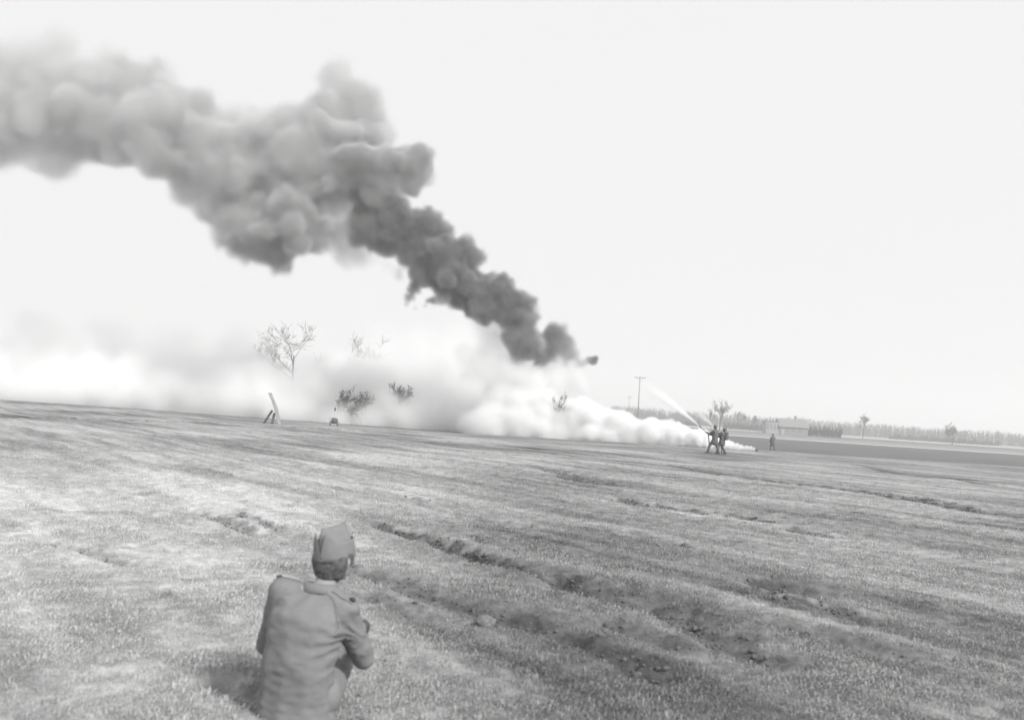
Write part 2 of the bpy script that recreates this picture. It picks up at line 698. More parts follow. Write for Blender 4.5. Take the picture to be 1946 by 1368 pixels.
def soil_crumbs():
    n = 420000
    rr = np.sqrt(rng.uniform(3.0 ** 2, 26.0 ** 2, n))
    aa = rng.uniform(-math.radians(32), math.radians(32), n)
    x, y = np.sin(aa) * rr, np.cos(aa) * rr
    _, so = rut_fields(x, y)
    keep = rng.random(n) < sstep(0.3, 1.0, so) * np.where(rr < 12, 0.7, 0.3)
    x, y, rr = x[keep], y[keep], rr[keep]
    z = ground_z(x, y)
    sz = np.clip(rng.lognormal(-5.0, 0.55, len(x)), .003, .024) * (0.8 + rr * 0.03)
    v, f = ico(1)
    q = np.stack([x, y, z + sz * 0.2], 1)
    jit = 1 + rng.normal(0, 0.22, (len(x), len(v)))
    sq = rng.uniform(0.6, 1.2, (len(x), 1, 3))
    V = (v[None] * jit[..., None] * sq * sz[:, None, None] + q[:, None]).reshape(-1, 3)
    F = (f[None] + (np.arange(len(x)) * len(v))[:, None, None]).reshape(-1, 3)
    print('crumbs', len(x))
    o = link_mesh('soil_crumbs', fast_mesh('soil_crumbs', V, F), m_soil)
    tag(o, 'dark crumbs of torn soil along the wheel ruts', 'soil', kind='stuff')


soil_crumbs()


# ------------------------------------------------------------------ far woods, hedges, trees
m_bark = mat('bark', 0.075, 0.95, 0.3, 6)
m_twig = mat('twigs', 0.085, 0.95, 0.2, 4)
m_hedge = mat('hedge_twigs', 0.075, 0.95, 0.35, 1.5)
m_wood_far = mat('far_twigs', 0.10, 0.95, 0.3, 0.2)


def grow(seed, height, levels=4, spread=0.55, trunk_r=0.16, first=0.32, upness=0.25, n_child=(3, 5), fork=False):
    """branch segments of a bare tree: list of (points, radii, level)"""
    rs = random.Random(seed)
    out = []

    def branch(p, d, ln, r, lev):
        n = 5 if lev < 2 else 4
        pts, rr = [p.copy()], [r]
        q = p.copy()
        dd = d.copy()
        for i in range(n):
            dd = dd + Vector((rs.gauss(0, 1), rs.gauss(0, 1), rs.gauss(0, 0.7))) * (0.05 + 0.025 * lev)
            dd.z += upness * (0.12 if lev else 0.02)
            dd.normalize()
            q = q + dd * ln / n
            pts.append(q.copy())
            rr.append(r * (1 - 0.72 * (i + 1) / n))
        out.append((pts, rr, lev))
        if lev >= levels:
            return
        kids = rs.randint(*n_child) + (3 if lev == 0 else 0)
        for k in range(kids):
            t = first + (1 - first) * (k + rs.random() * 0.9) / kids if lev == 0 else rs.uniform(0.25, 1.0)
            t = min(t, 0.98)
            j = min(int(t * n), n - 1)
            u = t * n - j
            bp_ = pts[j].lerp(pts[j + 1], u)
            br = rr[j] + (rr[j + 1] - rr[j]) * u
            ax = dd.orthogonal().normalized()
            ax.rotate(Matrix.Rotation(rs.uniform(0, 6.283), 3, dd))
            nd = (pts[j + 1] - pts[j]).normalized()
            sp = spread * rs.uniform(0.7, 1.4)
            nd = (nd * math.cos(sp) + ax * math.sin(sp)).normalized()
            branch(bp_, nd, ln * rs.uniform(0.45, 0.75) * (1.0 if lev else (1.15 - 0.5 * t)), br * 0.62, lev + 1)

    branch(Vector((0, 0, 0)), Vector((rs.gauss(0, .02), rs.gauss(0, .02), 1)), height * 0.78, trunk_r, 0)
    return out


def bare_tree(name, loc, seed, height, label, group=None, levels=4, cat='tree', twig=0.012, **kw):
    root = empty(name, loc)
    tag(root, label, cat, group)
    segs = grow(seed, height, levels, **kw)
    top = max(max(p.z for p in s[0]) for s in segs)
    k = height / top
    tr, cr = MB(), MB()
    for pts, rr, lev in segs:
        pts = [p * k for p in pts]
        if lev == 0:
            tr.tube([pts[0] - Vector((0, 0, 0.3))] + pts, [rr[0] * 1.25] + rr, 8)
        else:
            cr.tube(pts, [max(r, twig) for r in rr], 4 if lev < 3 else 3, cap=False)
    tr.build('trunk', m_bark, root, True)
    cr.build('crown', m_twig, root)
    return root


def on_plain(px, d):
    """plain point d metres out, under photograph column px"""
    x = (px - W / 2) / FPX * d
    hy = 803 + 0.0655 * (px - 1400)
    p = P(px, hy, d)
    z = float(base_z(np.array(p.x), np.array(float(d))))
    return Vector((p.x, d, z - 0.05))


TREES = [
    # px, distance, height, seed, label, kw
    (1368, 330, 12.0, 11, 'slim bare tree standing just behind the two hosemen', dict(spread=0.5, trunk_r=0.17, first=0.28, levels=4, twig=0.03)),
    (1352, 345, 8.5, 12, 'thin bare sapling left of the tree behind the hosemen', dict(spread=0.3, trunk_r=0.09, first=0.4, levels=3, twig=0.03)),
    (556, 150, 15.3, 13, 'big wide bare tree whose crown rises out of the white smoke', dict(spread=0.75, trunk_r=0.3, first=0.42, levels=4, twig=0.017, n_child=(3, 5))),
    (502, 158, 12.6, 14, 'rounder bare tree half lost in smoke left of the big one', dict(spread=0.6, trunk_r=0.2, first=0.4, levels=4, twig=0.014)),
    (684, 150, 14.0, 35, 'bare tree of which only the top twigs clear the white smoke', dict(spread=0.7, trunk_r=0.2, first=0.6, levels=4, twig=0.02)),
    (757, 105.9, 5.3, 16, 'small bare tree with a twig tuft showing left of the black plume', dict(spread=0.5, trunk_r=0.12, first=0.5, levels=4, twig=0.02)),
    (645, 105.3, 4.5, 17, 'low bushy tree in the smoke above the dark cart', dict(spread=0.7, trunk_r=0.12, first=0.2, levels=4, twig=0.018)),
    (690, 105.3, 4.0, 18, 'low bushy tree in the smoke right of the dark cart', dict(spread=0.7, trunk_r=0.12, first=0.2, levels=4, twig=0.018)),
    (1064, 92.8, 4.8, 19, 'bushy leafless tree poking over the smoke bank below the plume', dict(spread=0.35, trunk_r=0.12, first=0.15, levels=4, twig=0.02)),
    (1112, 93.4, 4.0, 20, 'lower leafless bush at the smoke edge left of the utility pole', dict(spread=0.6, trunk_r=0.1, first=0.2, levels=4, twig=0.02)),
    (1405, 480, 9.5, 21, 'faint bare tree above the dark hedge right of the hosemen', dict(spread=0.5, trunk_r=0.16, first=0.3, levels=4, twig=0.045)),
    (1432, 500, 8.5, 22, 'faint bare tree at the end of the dark hedge by the house', dict(spread=0.5, trunk_r=0.16, first=0.3, levels=4, twig=0.045)),
    (1640, 430, 12.0, 23, 'bare tree in the open plain right of the house', dict(spread=0.55, trunk_r=0.2, first=0.3, levels=4, twig=0.04)),
    (1810, 400, 10.0, 24, 'wide bare tree far right near the picture edge', dict(spread=0.65, trunk_r=0.2, first=0.3, levels=4, twig=0.04)),
]
for px, d, h, seed, lab, kw in TREES:
    bare_tree('bare_tree', on_plain(px, d), seed, h, lab, 'bare trees on the plain', **kw)


# the far wood reads as one grey mass: joined whips, uncountable
def far_wood():
    rs = random.Random(5)
    mb = MB()
    for i in range(12000):
        d = rs.uniform(600, 780)
        a = math.radians(rs.uniform(-44, 44))
        x = math.tan(a) * d
        z = -2.1
        big = float(fbm2(np.array([a * 30]), np.array([0.3]), 3, 71)[0])
        h = rs.uniform(4.5, 9.2) * (0.82 + 0.36 * big)
        lean = rs.gauss(0, 0.03)
        mb.tube([(x, d, z), (x + lean * h, d, z + h * .5), (x + lean * 2 * h, d, z + h)], [0.2, 0.12, 0.03], 3, cap=False)
        for k in range(8):
            t = rs.uniform(0.2, 0.95)
            aa = rs.uniform(0, 6.283)
            ln = h * rs.uniform(0.14, 0.3)
            p = Vector((x + lean * 2 * h * t, d, z + h * t))
            q = p + Vector((math.cos(aa) * ln * .7, math.sin(aa) * ln * .7, ln))
            mb.tube([p, q], [0.10, 0.03], 3, cap=False)
    o = mb.build('distant_wood', m_wood_far)
    tag(o, 'grey leafless wood stretched along the horizon', 'wood', kind='stuff')


far_wood()


def hedge(px0, px1, d, h, label, seed):
    rs = random.Random(seed)
    a, b_ = on_plain(px0, d), on_plain(px1, d)
    root = empty('hedge', (a + b_) / 2)
    tag(root, label, 'hedge', 'hedges on the plain')
    mb, st = MB(), MB()
    L_ = (b_ - a).length
    n = int(L_ * 60)
    c0 = (a + b_) / 2
    for i in range(n):
        t = rs.random()
        p = a.lerp(b_, t) - c0 + Vector((0, rs.uniform(-1.2, 1.2), 0))
        hh = h * (0.75 + 0.35 * math.sin(t * 37 + seed) * math.sin(t * 91) + rs.uniform(-.2, .15))
        z0 = rs.uniform(0, 0.75) * hh
        q = p + Vector((rs.gauss(0, .35), rs.gauss(0, .3), z0 + rs.uniform(0.25, .6) * hh))
        p = p + Vector((0, 0, z0))
        mb.tube([p, (p + q) / 2 + Vector((rs.gauss(0, .1), 0, 0)), q], [0.10, 0.08, 0.02], 3, cap=False)
    for i in range(int(L_ / 1.2)):
        p = a.lerp(b_, (i + rs.random()) / int(L_ / 1.2)) - c0
        st.tube([p - Vector((0, 0, .2)), p + Vector((rs.gauss(0, .1), 0, h * .6))], [0.07, 0.03], 5, cap=False)
    tag(mb.build('twigs', m_hedge, root), kind='stuff')
    tag(st.build('stems', m_bark, root), kind='stuff')


hedge(1376, 1450, 470, 3.6, 'dark hedge between the bare tree and the house', 1)
hedge(1531, 1600, 380, 4.2, 'dark hedge against the right end of the house', 2)
hedge(1160, 1330, 520, 3.0, 'long low hedge behind the water jets', 3)
hedge(1690, 1900, 520, 3.0, 'long low hedge far right on the plain', 4)

# ------------------------------------------------------------------ house
m_wall_pale = mat('sunlit_boards', 0.30, 0.8, 0.06, 2)  # sun on the left front, put into the colour as a paler tone
m_wall_side = mat('shaded_boards', 0.22, 0.85, 0.08, 2)  # shade on the long side, put into the colour as a darker tone
m_roof = mat('roof_shingle', 0.2, 0.9, 0.12, 3)
m_dark = mat('dark_opening', 0.16, 0.4)
m_trim = mat('trim_paint', 0.34, 0.7)
hp = on_plain(1490, 375)
house = empty('farm_house', hp)
tag(house, 'pale farmhouse with gabled roof and porch posts beyond the road', 'house')


def box_part(name, c, s, m, parent):
    return MB().box(c, s).build(name, m, parent)


# main long body x -4..8.5, lower pale porch wing at the left
mb = MB()
x0, x1, y0, y1, hw_, hr = -2.6, 8.6, -3.6, 3.6, 3.4, 6.2
mb.v += [Vector(p) for p in ((x0, y0, -.2), (x1, y0, -.2), (x1, y1, -.2), (x0, y1, -.2), (x0, y0, hw_), (x1, y0, hw_), (x1, y1, hw_), (x0, y1, hw_), (x0, 0, hr), (x1, 0, hr))]
mb.f += [(0, 1, 5, 4), (1, 2, 6, 9, 5), (2, 3, 7, 6), (3, 0, 4, 8, 7)]
mb.build('wall', m_wall_side, house)
for s in (-1, 1):
    r = MB()
    a_ = Vector((x0 - .4, s * 4.1, hw_ - .35))
    bq = Vector((x1 + .4, s * 4.1, hw_ - .35))
    c_ = Vector((x1 + .4, 0, hr + .06))
    d_ = Vector((x0 - .4, 0, hr + .06))
    up_ = Vector((0, 0, .16))
    r.v += [a_, bq, c_, d_, a_ + up_, bq + up_, c_ + up_, d_ + up_]
    r.f += [(0, 1, 2, 3), (7, 6, 5, 4), (0, 4, 5, 1), (1, 5, 6, 2), (2, 6, 7, 3), (3, 7, 4, 0)]
    ro = r.build('roof', m_roof, house)
    if s < 0:
        ch = box_part('chimney', (4.5, 0.2, hr + .7), (.8, .8, 1.7), m_wall_side, ro)
wing = box_part('porch_wing', (-5.35, -0.5, 2.35), (5.4, 5.4, 5.1), m_wall_pale, house)
box_part('wing_roof', (-5.35, -0.5, 5.02), (5.9, 5.9, .22), m_roof, house)
for k in range(4):
    xx = -7.4 + k * 1.38
    w = box_part('window', (xx, -3.22, 2.9), (.62, .06, 2.2), m_dark, house)
    box_part('sill', (xx, -3.27, 1.75), (.8, .14, .1), m_trim, w)
for k in range(3):
    w = box_part('window', (0.2 + k * 2.6, -3.62, 1.9), (.9, .06, 1.3), m_dark, house)
    box_part('sill', (0.2 + k * 2.6, -3.67, 1.2), (1.05, .14, .1), m_trim, w)
dr = box_part('door', (-1.4, -3.62, 1.0), (.95, .06, 2.1), m_trim, house)
box_part('handle', (-1.1, -3.67, 1.0), (.06, .06, .12), m_dark, dr)

# ------------------------------------------------------------------ utility poles
m_pole = mat('pole_wood', 0.28, 0.9, 0.2, 3)
m_ins = mat('insulator', 0.3, 0.4)


def utility_pole(px, d, toppx, label, arm=2.2):
    b_ = on_plain(px, d)
    hgt = P(px, toppx, d).z - b_.z
    root = empty('utility_pole', b_, math.radians(18))
    tag(root, label, 'pole', 'utility poles on the plain')
    MB().tube([(0, 0, -.4), (0.02, 0, hgt * .5), (0, 0, hgt)], [0.13, 0.10, 0.07], 10).build('pole', m_pole, root, True)
    c = MB().box((0, -.12, hgt - .35), (arm, .10, .12)).build('crossarm', m_pole, root)
    for s in (-.95, -.45, .45, .95):
        MB().tube([(s * arm / 2, -.12, hgt - .29), (s * arm / 2, -.12, hgt - .2), (s * arm / 2, -.12, hgt - .12)], [.02, .05, .035], 6).build('insulator', m_ins, c)
    MB().bar((0.06, -.1, hgt - 1.0), (arm * .3, -.12, hgt - .4), .04, .04).build('brace', m_pole, root)
    MB().bar((-0.06, -.1, hgt - 1.0), (-arm * .3, -.12, hgt - .4), .04, .04).build('brace', m_pole, root)


utility_pole(1212, 170, 714, 'tall thin utility pole with crossarm rising behind the white smoke')
utility_pole(1194, 330, 752, 'small distant pole just left of the tall utility pole', 1.8)

# ------------------------------------------------------------------ board on props
m_white = mat('white_paint', 0.30, 0.6, 0.12, 2.0, 0.2, 30)
m_prop = mat('dark_timber', 0.11, 0.9, 0.3, 5, 0.3, 40)
bd = 60.0
bb = P(524, 809, bd)
zb = gz(bb.x, bd)
board = empty('propped_board', (bb.x, bd, zb))
tag(board, 'tall narrow white board leaning back on two dark props', 'board')


def loc(px, py, dd=0.0):
    """photo pixel to the board's local frame, dd metres nearer or farther"""
    p = P(px, py, bd + dd)
    return p - Vector((bb.x, bd, zb))


zfix = Vector((0, 0, -loc(524, 809).z))
# planks: one thick tapering slab, seen nearly edge-on, foot at right
face = MB()
prof = [(529, 812, 534.5, 811), (524, 794, 531, 793), (520, 779, 527.5, 778), (515, 763, 521, 762.5), (508.5, 749, 516, 749.5)]
for i, (xa, ya, xb, yb) in enumerate(prof):
    t = i / 4
    dd = -0.25 + 0.5 * t
    for (x_, y_, e) in ((xa, ya, dd), (xb, yb, dd), (xb, yb, dd + .55), (xa, ya, dd + .55)):
        face.v.append(loc(x_, y_, e) + zfix)
for i in range(4):
    for k in range(4):
        face.f.append((i * 4 + k, i * 4 + (k + 1) % 4, i * 4 + 4 + (k + 1) % 4, i * 4 + 4 + k))
face.f += [(3, 2, 1, 0), (16, 17, 18, 19)]
face.build('board', m_white, board)
MB().bar(loc(500.5, 808, .35) + zfix, loc(517, 783, .25) + zfix, .13, .10).build('leg', m_prop, board)
MB().bar(loc(516.5, 809, -.1) + zfix, loc(521, 788, .1) + zfix, .13, .10).build('leg', m_prop, board)

# ------------------------------------------------------------------ small cart with a mast
m_iron = mat('dark_iron', 0.10, 0.6, 0.3, 6)
m_pale_metal = mat('pale_metal', 0.45, 0.5)
cdist = 76.0
cb = P(634.5, 805, cdist)
zc = gz(cb.x, cdist)
cart = empty('hand_cart', (cb.x, cdist, zc))
tag(cart, 'small dark two-wheeled cart with a knobbed mast on the crest', 'cart')
# rounded hood
C, R = [], []
for z, w in ((0.30, .26), (0.42, .27), (0.5, .22)):
    for xo in (-.06, .0, .08):
        C.append((xo + .03, 0, z))
        R.append((w * .82, w * .9, .16))
hood = link_mesh('hood', remesh(spheres_mesh('hood', C, R, 2), .03), m_iron, cart, True)
for s in (-1, 1):
    wh = MB().tube([(s * .29 - .035, 0, .17), (s * .29 + .035, 0, .17)], .17, 16).build('wheel', m_iron, cart)
    MB().tube([(s * .29 - .045, 0, .17), (s * .29 + .045, 0, .17)], .05, 10).build('hub', m_pale_metal, wh)
MB().tube([(-.34, 0, .2), (-.34, -.02, .42), (-.27, -.02, .58), (-.12, -.02, .64)], .02, 6).build('handle', m_iron, cart)
MB().box((0, 0, .14), (.5, .3, .05)).build('axle_tray', m_pale_metal, cart)
MB().tube([(0.02, 0, .6), (0.02, 0, 1.25)], .014, 6).build('mast', m_pale_metal, cart)
MB().tube([(0.02, 0, 1.20), (0.02, 0, 1.27), (0.02, 0, 1.42), (0.02, 0, 1.50)], [.03, .065, .075, .045], 10).build('lamp', m_iron, cart, True)

# ------------------------------------------------------------------ smoke pot at the tail of the white smoke
sp_ = P(1438, 857, 76.0)
zsp = gz(sp_.x, 76.0)
pot = empty('smoke_pot', (sp_.x, 76.0, zsp))
tag(pot, 'small dark smoke pot on the grass at the thin end of the white smoke', 'smoke pot')
MB().tube([(0, 0, -.03), (0, 0, .02), (0, 0, .15), (0, 0, .17)], [.11, .125, .125, .10], 16).build('can', m_iron, pot, True)
MB().tube([(0, 0, .165), (0, 0, .19)], [.05, .04], 12).build('vent', m_iron, pot)
MB().tube([(-.12, 0, .14), (-.08, 0, .24), (.08, 0, .24), (.12, 0, .14)], .012, 6).build('handle', m_iron, pot)

# ------------------------------------------------------------------ turf clod beside the rut
cx_, cy_ = ground_hit(922, 1196)
cl_z = gz(cx_, cy_)
v, f = ico(4)
vv = v.copy()
nz = 0.8 * vnoise3(v * 1.7 + 4.3, 3) + 0.5 * vnoise3(v * 4 + 9.2, 4) + 0.4 * vnoise3(v * 9 + .4, 5)
vv = v * (0.72 + 0.32 * nz)[:, None] * np.array([0.066, 0.075, 0.05])
vv[:, 2] += 0.03
m_clod = mat('dry_turf', 0.19, 1.0, 0.3, 30, 0.8, 120)
cm = fast_mesh('turf_clod', vv, f)
clod = link_mesh('turf_clod', cm, m_clod, smooth=True)
clod.location = (cx_, cy_, cl_z)
tag(clod, 'pale rounded clod of turf beside the foreground wheel rut', 'clod')


# ------------------------------------------------------------------ people
m_skin = mat('skin', 0.30, 0.6, 0.08, 20)
m_hair = mat('dark_hair', 0.12, 0.8, 0.35, 60, 0.6, 250)
m_jacket = mat('field_jacket', 0.20, 0.95, 0.09, 9, 0.35, 260)
m_seam = mat('jacket_seam', 0.16, 0.95)
m_trouser = mat('wool_trousers', 0.2, 0.95, 0.08, 12)
m_cap = mat('cap_wool', 0.19, 0.95, 0.07, 30, 0.15, 400)
m_button = mat('dark_button', 0.04, 0.4)
m_shoe = mat('shoe_leather', 0.07, 0.5)


def fingers(C, R, wrist, dirv, side, palm_up, curl=0.6, s=1.0):
    """five fingers of a hand: palm from wrist along dirv, side = towards the thumb"""
    d = Vector(dirv).normalized()
    n = Vector(palm_up).normalized()            # back of the hand
    sd_ = Vector(side).normalized()
    w = Vector(wrist)
    for k in range(4):
        chain(C, R, w, w + d * 0.085 * s + sd_ * (0.03 - 0.02 * k) * s, 0.02 * s, 0.015 * s)
    for k, ln in enumerate((0.070, 0.080, 0.074, 0.058)):
        p = w + d * 0.085 * s + sd_ * (0.03 - 0.02 * k) * s
        a = 0.0
        for j in range(3):
            a += curl
            q = p + (d * math.cos(a) - n * math.sin(a)) * ln * s * (0.45, 0.32, 0.25)[j]
            chain(C, R, p, q, 0.0092 * s, 0.0082 * s)
            p = q
    p = w + d * 0.02 * s + sd_ * 0.025 * s
    q = p + (d * 0.5 + sd_ * 0.7 - n * 0.2).normalized() * 0.045 * s
    chain(C, R, p, q, 0.014 * s, 0.011 * s)
    chain(C, R, q, q + (d * 0.9 + sd_ * 0.15 - n * 0.4).normalized() * 0.035 * s, 0.0105 * s, 0.009 * s)


def head_shape(C, R, c, yaw, s=1.0, nod=0.0):
    Rm = Matrix.Rotation(yaw, 3, 'Z') @ Matrix.Rotation(nod, 3, 'X')

    def add(p, r):
        # radii are close to round, so turning only the centres is enough
        C.append(tuple(Vector(c) + Rm @ (Vector(p) * s)))
        R.append((r[0] * s, r[1] * s, r[2] * s))
    for yy_ in np.linspace(-0.03, 0.03, 5):
        add((0, yy_ - .005, 0.025), (0.074, 0.072, 0.086))
    add((0, 0.035, -0.035), (0.058, 0.055, 0.075))
    add((0, 0.06, -0.075), (0.036, 0.032, 0.034))     # chin
    for t in np.linspace(0, 1, 5):
        add((0, 0.088 + .02 * t, 0.012 - 0.034 * t), (0.011 + .006 * t, 0.012, 0.012))   # nose
    for s_ in (-1, 1):
        add((s_ * 0.03, 0.075, 0.03), (0.022, 0.016, 0.012))      # brow
        add((s_ * 0.035, 0.068, -0.02), (0.024, 0.022, 0.022))    # cheek
        for t in np.linspace(0, 1, 6):
            add((s_ * (0.074 + 0.012 * math.sin(t * 3.1)), -0.008 - 0.008 * t, -0.035 + 0.055 * t), (0.009, 0.016, 0.012))   # ear
    add((0, 0.092, -0.045), (0.022, 0.012, 0.008))     # lips


def wrinkle(me, amp, scale, stretch=(1, 1, 1), seed=0):
    v = co_array(me)
    n = nor_array(me)
    q = v * np.array(stretch) * scale
    h = (vnoise3(q + 11, seed) - .5) + 0.5 * (vnoise3(q * 2.1 + 3, seed + 1) - .5) + .25 * (vnoise3(q * 4.3, seed + 2) - .5)
    h = np.where(h > 0, h, h * 1.4)
    v = v + n * (h * amp)[:, None]
    me.vertices.foreach_set('co', v.astype(np.float32).ravel())
    me.update()


def folds(me, c, k, amp, reach):
    """cloth folds radiating from a pull point"""
    v = co_array(me)
    n = nor_array(me)
    q = v - np.array(c)
    r = np.linalg.norm(q, axis=1)
    a = np.arctan2(q[:, 2], q[:, 0])
    wv = np.sin(a * k + 2.5 * vnoise3(v * 9, 3)) * np.exp(-(r / reach) ** 2) * sstep(0, .05, r)
    v = v + n * (wv * amp)[:, None]
    me.vertices.foreach_set('co', v.astype(np.float32).ravel())
    me.update()


def seated_man():
    d = 4.2
    base = P(556, 1362, d)
    zg = gz(base.x, d)
    yaw = math.radians(-20)
    SH = {-1: Vector((-0.125, 0.05, 0.540)), 1: Vector((0.165, 0.10, 0.485))}
    EL = {-1: Vector((-0.255, 0.14, 0.27)), 1: Vector((0.205, 0.24, 0.26))}
    WR = {-1: Vector((-0.10, 0.34, 0.25)), 1: Vector((0.10, 0.38, 0.25))}
    HIP = {s: Vector((s * 0.10, 0.05, 0.115)) for s in (-1, 1)}
    KN = {s: Vector((s * 0.13, 0.45, 0.15)) for s in (-1, 1)}
    AN = {s: Vector((s * 0.10, 0.87, 0.085)) for s in (-1, 1)}
    lr_ = Matrix.Rotation(math.radians(21), 3, 'Z')
    KN = {s: lr_ @ KN[s] for s in (-1, 1)}
    AN = {s: lr_ @ AN[s] for s in (-1, 1)}
    HC = Vector((0.045, 0.185, 0.700))
    hyaw = math.radians(-4)
    # body: one continuous skin
    C, R = [], []
    chain(C, R, (0, 0.03, 0.12), (0, 0.03, 0.30), .11, .105, (1.15, .85, 1))
    chain(C, R, (0, 0.03, 0.30), (0, 0.07, 0.50), .11, .10, (1.25, .8, 1))
    chain(C, R, (0.02, 0.105, 0.52), HC + Vector((0, -0.015, -0.06)), .056, .053)
    head_shape(C, R, HC, hyaw)
    for s in (-1, 1):
        chain(C, R, (s * .05, .08, .535), SH[s], .05, .045)
        chain(C, R, SH[s], EL[s], .043, .036)
        chain(C, R, EL[s], WR[s], .036, .025)
        fingers(C, R, WR[s], (-s * 0.5, 0.75, -0.1), (-s * 0.3, 0.1, 0.9), (s * 0.6, 0.4, 0.5), 0.45)
        chain(C, R, HIP[s], KN[s], .07, .05)
        chain(C, R, KN[s], AN[s], .047, .034)
        chain(C, R, AN[s] + Vector((0, .02, -.03)), AN[s] + Vector((s * .05, .065, .12)), .034, .028)
    body = link_mesh('person', remesh(spheres_mesh('person', C, R, 2), .0065, 3), m_skin, smooth=True)
    body.location = (base.x, d, zg)
    body.rotation_euler = (0, 0, yaw)
    tag(body, 'man in garrison cap and field jacket sitting in the foreground with his back turned', 'person')
    # jacket
    C, R = [], []
    chain(C, R, (0, 0.02, 0.0), (0, 0.01, 0.24), .168, .148, (1.15, .86, 1))
    chain(C, R, (0, 0.01, 0.24), (0.01, 0.03, 0.40), .148, .152, (1.22, .90, 1))
    chain(C, R, (0.01, 0.03, 0.40), (0.025, 0.07, 0.49), .152, .098, (1.25, .92, 1))
    chain(C, R, (-.06, .03, .50), (.04, .08, .535), .075, .06)
    for s in (-1, 1):
        chain(C, R, (.03 + s * .035, .085, .545), SH[s], .055, .066)
        chain(C, R, (.01 + s * .09, .05, .40), SH[s] - Vector((s * .03, 0, .05)), .09, .078)
        chain(C, R, SH[s], EL[s], .072, .053)
        chain(C, R, EL[s], WR[s] * .8 + EL[s] * .2, .052, .043)
    jm = remesh(spheres_mesh('jacket', C, R, 2), .009, 6)
    wrinkle(jm, .011, 6.0, (1.0, 1.0, 1.7), 5)
    wrinkle(jm, .004, 13.0, (.8, 1.0, 2.6), 6)
    folds(jm, (.25, .0, .36), 15, .0065, .16)
    wrinkle(jm, .003, 26.0, (1.0, 1.0, 2.2), 15)
    jk = link_mesh('jacket', jm, m_jacket, body, True)
    # collar: a folded band round the neck
    mb = MB()
    n = 28
    ctr = Vector((.028, .105, .553))
    rows = [(.066, .000, -.012), (.070, .010, .010), (.064, .036, .0), (.070, .040, -.004), (.080, .022, .0), (.090, .002, 0)]
    for (rr, zz, yo) in rows:
        for k in range(n):
            a = math.pi * (0.5 + 0.12) + (2 * math.pi - 0.24 * math.pi) * k / (n - 1)
            mb.v.append(ctr + Vector((rr * 1.05 * math.cos(a), rr * math.sin(a) + yo + .25 * zz, zz + .012 * math.sin(a) * -1)))
    for i in range(len(rows) - 1):
        for k in range(n - 1):
            mb.f.append((i * n + k, i * n + k + 1, (i + 1) * n + k + 1, (i + 1) * n + k))
    co = mb.build('collar', m_jacket, jk, True)
    so = co.modifiers.new('s', 'SOLIDIFY')
    so.thickness = .004
    # armhole seams hugging the jacket
    from mathutils.bvhtree import BVHTree
    bv = BVHTree.FromPolygons([x.co for x in jm.vertices], [tuple(p.vertices) for p in jm.polygons])
    # shoulder straps lying on the cloth, each with its button
    for s in (-1, 1):
        a0 = Vector((.028 + s * .085, .085, 1))
        a1 = Vector((SH[s].x + s * .045, SH[s].y, 1))
        st = MB()
        cs = []
        for t in np.linspace(0, 1, 9):
            for yo in (-.022, .022):
                p_ = a0.lerp(a1, t) + Vector((0, yo, 0))
                h = bv.ray_cast(p_, Vector((0, 0, -1)))
                cs.append((h[0], h[1]))
        for i in range(9):
            (pa, na1), (pb, nb1) = cs[2 * i], cs[2 * i + 1]
            st.v += [pa - na1 * .004, pb - nb1 * .004, pb + nb1 * .006, pa + na1 * .006]
        for i in range(8):
            for k in range(4):
                st.f.append((i * 4 + k, i * 4 + (k + 1) % 4, i * 4 + 4 + (k + 1) % 4, i * 4 + 4 + k))
        st.f += [(3, 2, 1, 0), (32, 33, 34, 35)]
        sp = st.build('shoulder_strap', m_jacket, jk, False)
        bp0 = (cs[14][0] + cs[15][0]) / 2
        bn0 = (cs[14][1] + cs[15][1]).normalized()
        MB().tube([bp0 + bn0 * .004, bp0 + bn0 * .014, bp0 + bn0 * .018], [.014, .014, .007], 12).build('button', m_button, sp, True)
    def cast(xz, name):
        q = []
        for x_, z_ in xz:
            h = bv.ray_cast(Vector((x_, -1, z_)), Vector((0, 1, 0)))
            if h[0]:
                q.append(h[0] + h[1] * .0008)
        MB().tube(q, .0020, 6).build(name, m_seam, jk, True)
    cast([(.075 + .115 * t + .02 * math.sin(t * 3.1), .575 - .02 * t - .20 * t * t) for t in np.linspace(0, 1, 26)], 'seam')
    # trousers and shoes
    C, R = [], []
    chain(C, R, (0, .06, .11), (0, .05, .115), .105, .105, (1.3, 1, .92))
    for s in (-1, 1):
        chain(C, R, HIP[s], KN[s], .098, .072)
        chain(C, R, KN[s], AN[s] + Vector((0, 0, .03)), .070, .056)
    tm = remesh(spheres_mesh('trousers', C, R, 2), .011, 4)
    wrinkle(tm, .012, 9, (1, 1, 1), 25)
    link_mesh('trousers', tm, m_trouser, body, True)
    for s in (-1, 1):
        C, R = [], []
        chain(C, R, AN[s] + Vector((0, .02, -.03)), AN[s] + Vector((s * .05, .07, .13)), .046, .040)
        chain(C, R, AN[s] + Vector((0, 0, .04)), AN[s], .05, .048)
        link_mesh('shoe', remesh(spheres_mesh('shoe', C, R, 2), .01, 2), m_shoe, body, True)
    # hair: short shell on the back and sides below the cap
    Rm = Matrix.Rotation(hyaw, 3, 'Z')
    C, R = [], []
    for x_, y_, z_, r in ((0, -.045, .02, .066), (0, -.05, -.02, .058), (0, -.05, -.05, .046), (.03, -.035, -.01, .056), (-.03, -.035, -.01, .056), (.03, -.03, -.05, .044), (-.03, -.03, -.05, .044), (.045, .0, .02, .042), (-.045, .0, .02, .042), (.052, .02, .0, .03), (-.052, .02, .0, .03)):
        C.append(tuple(HC + Rm @ Vector((x_, y_, z_))))
        R.append((r + .007,) * 3)
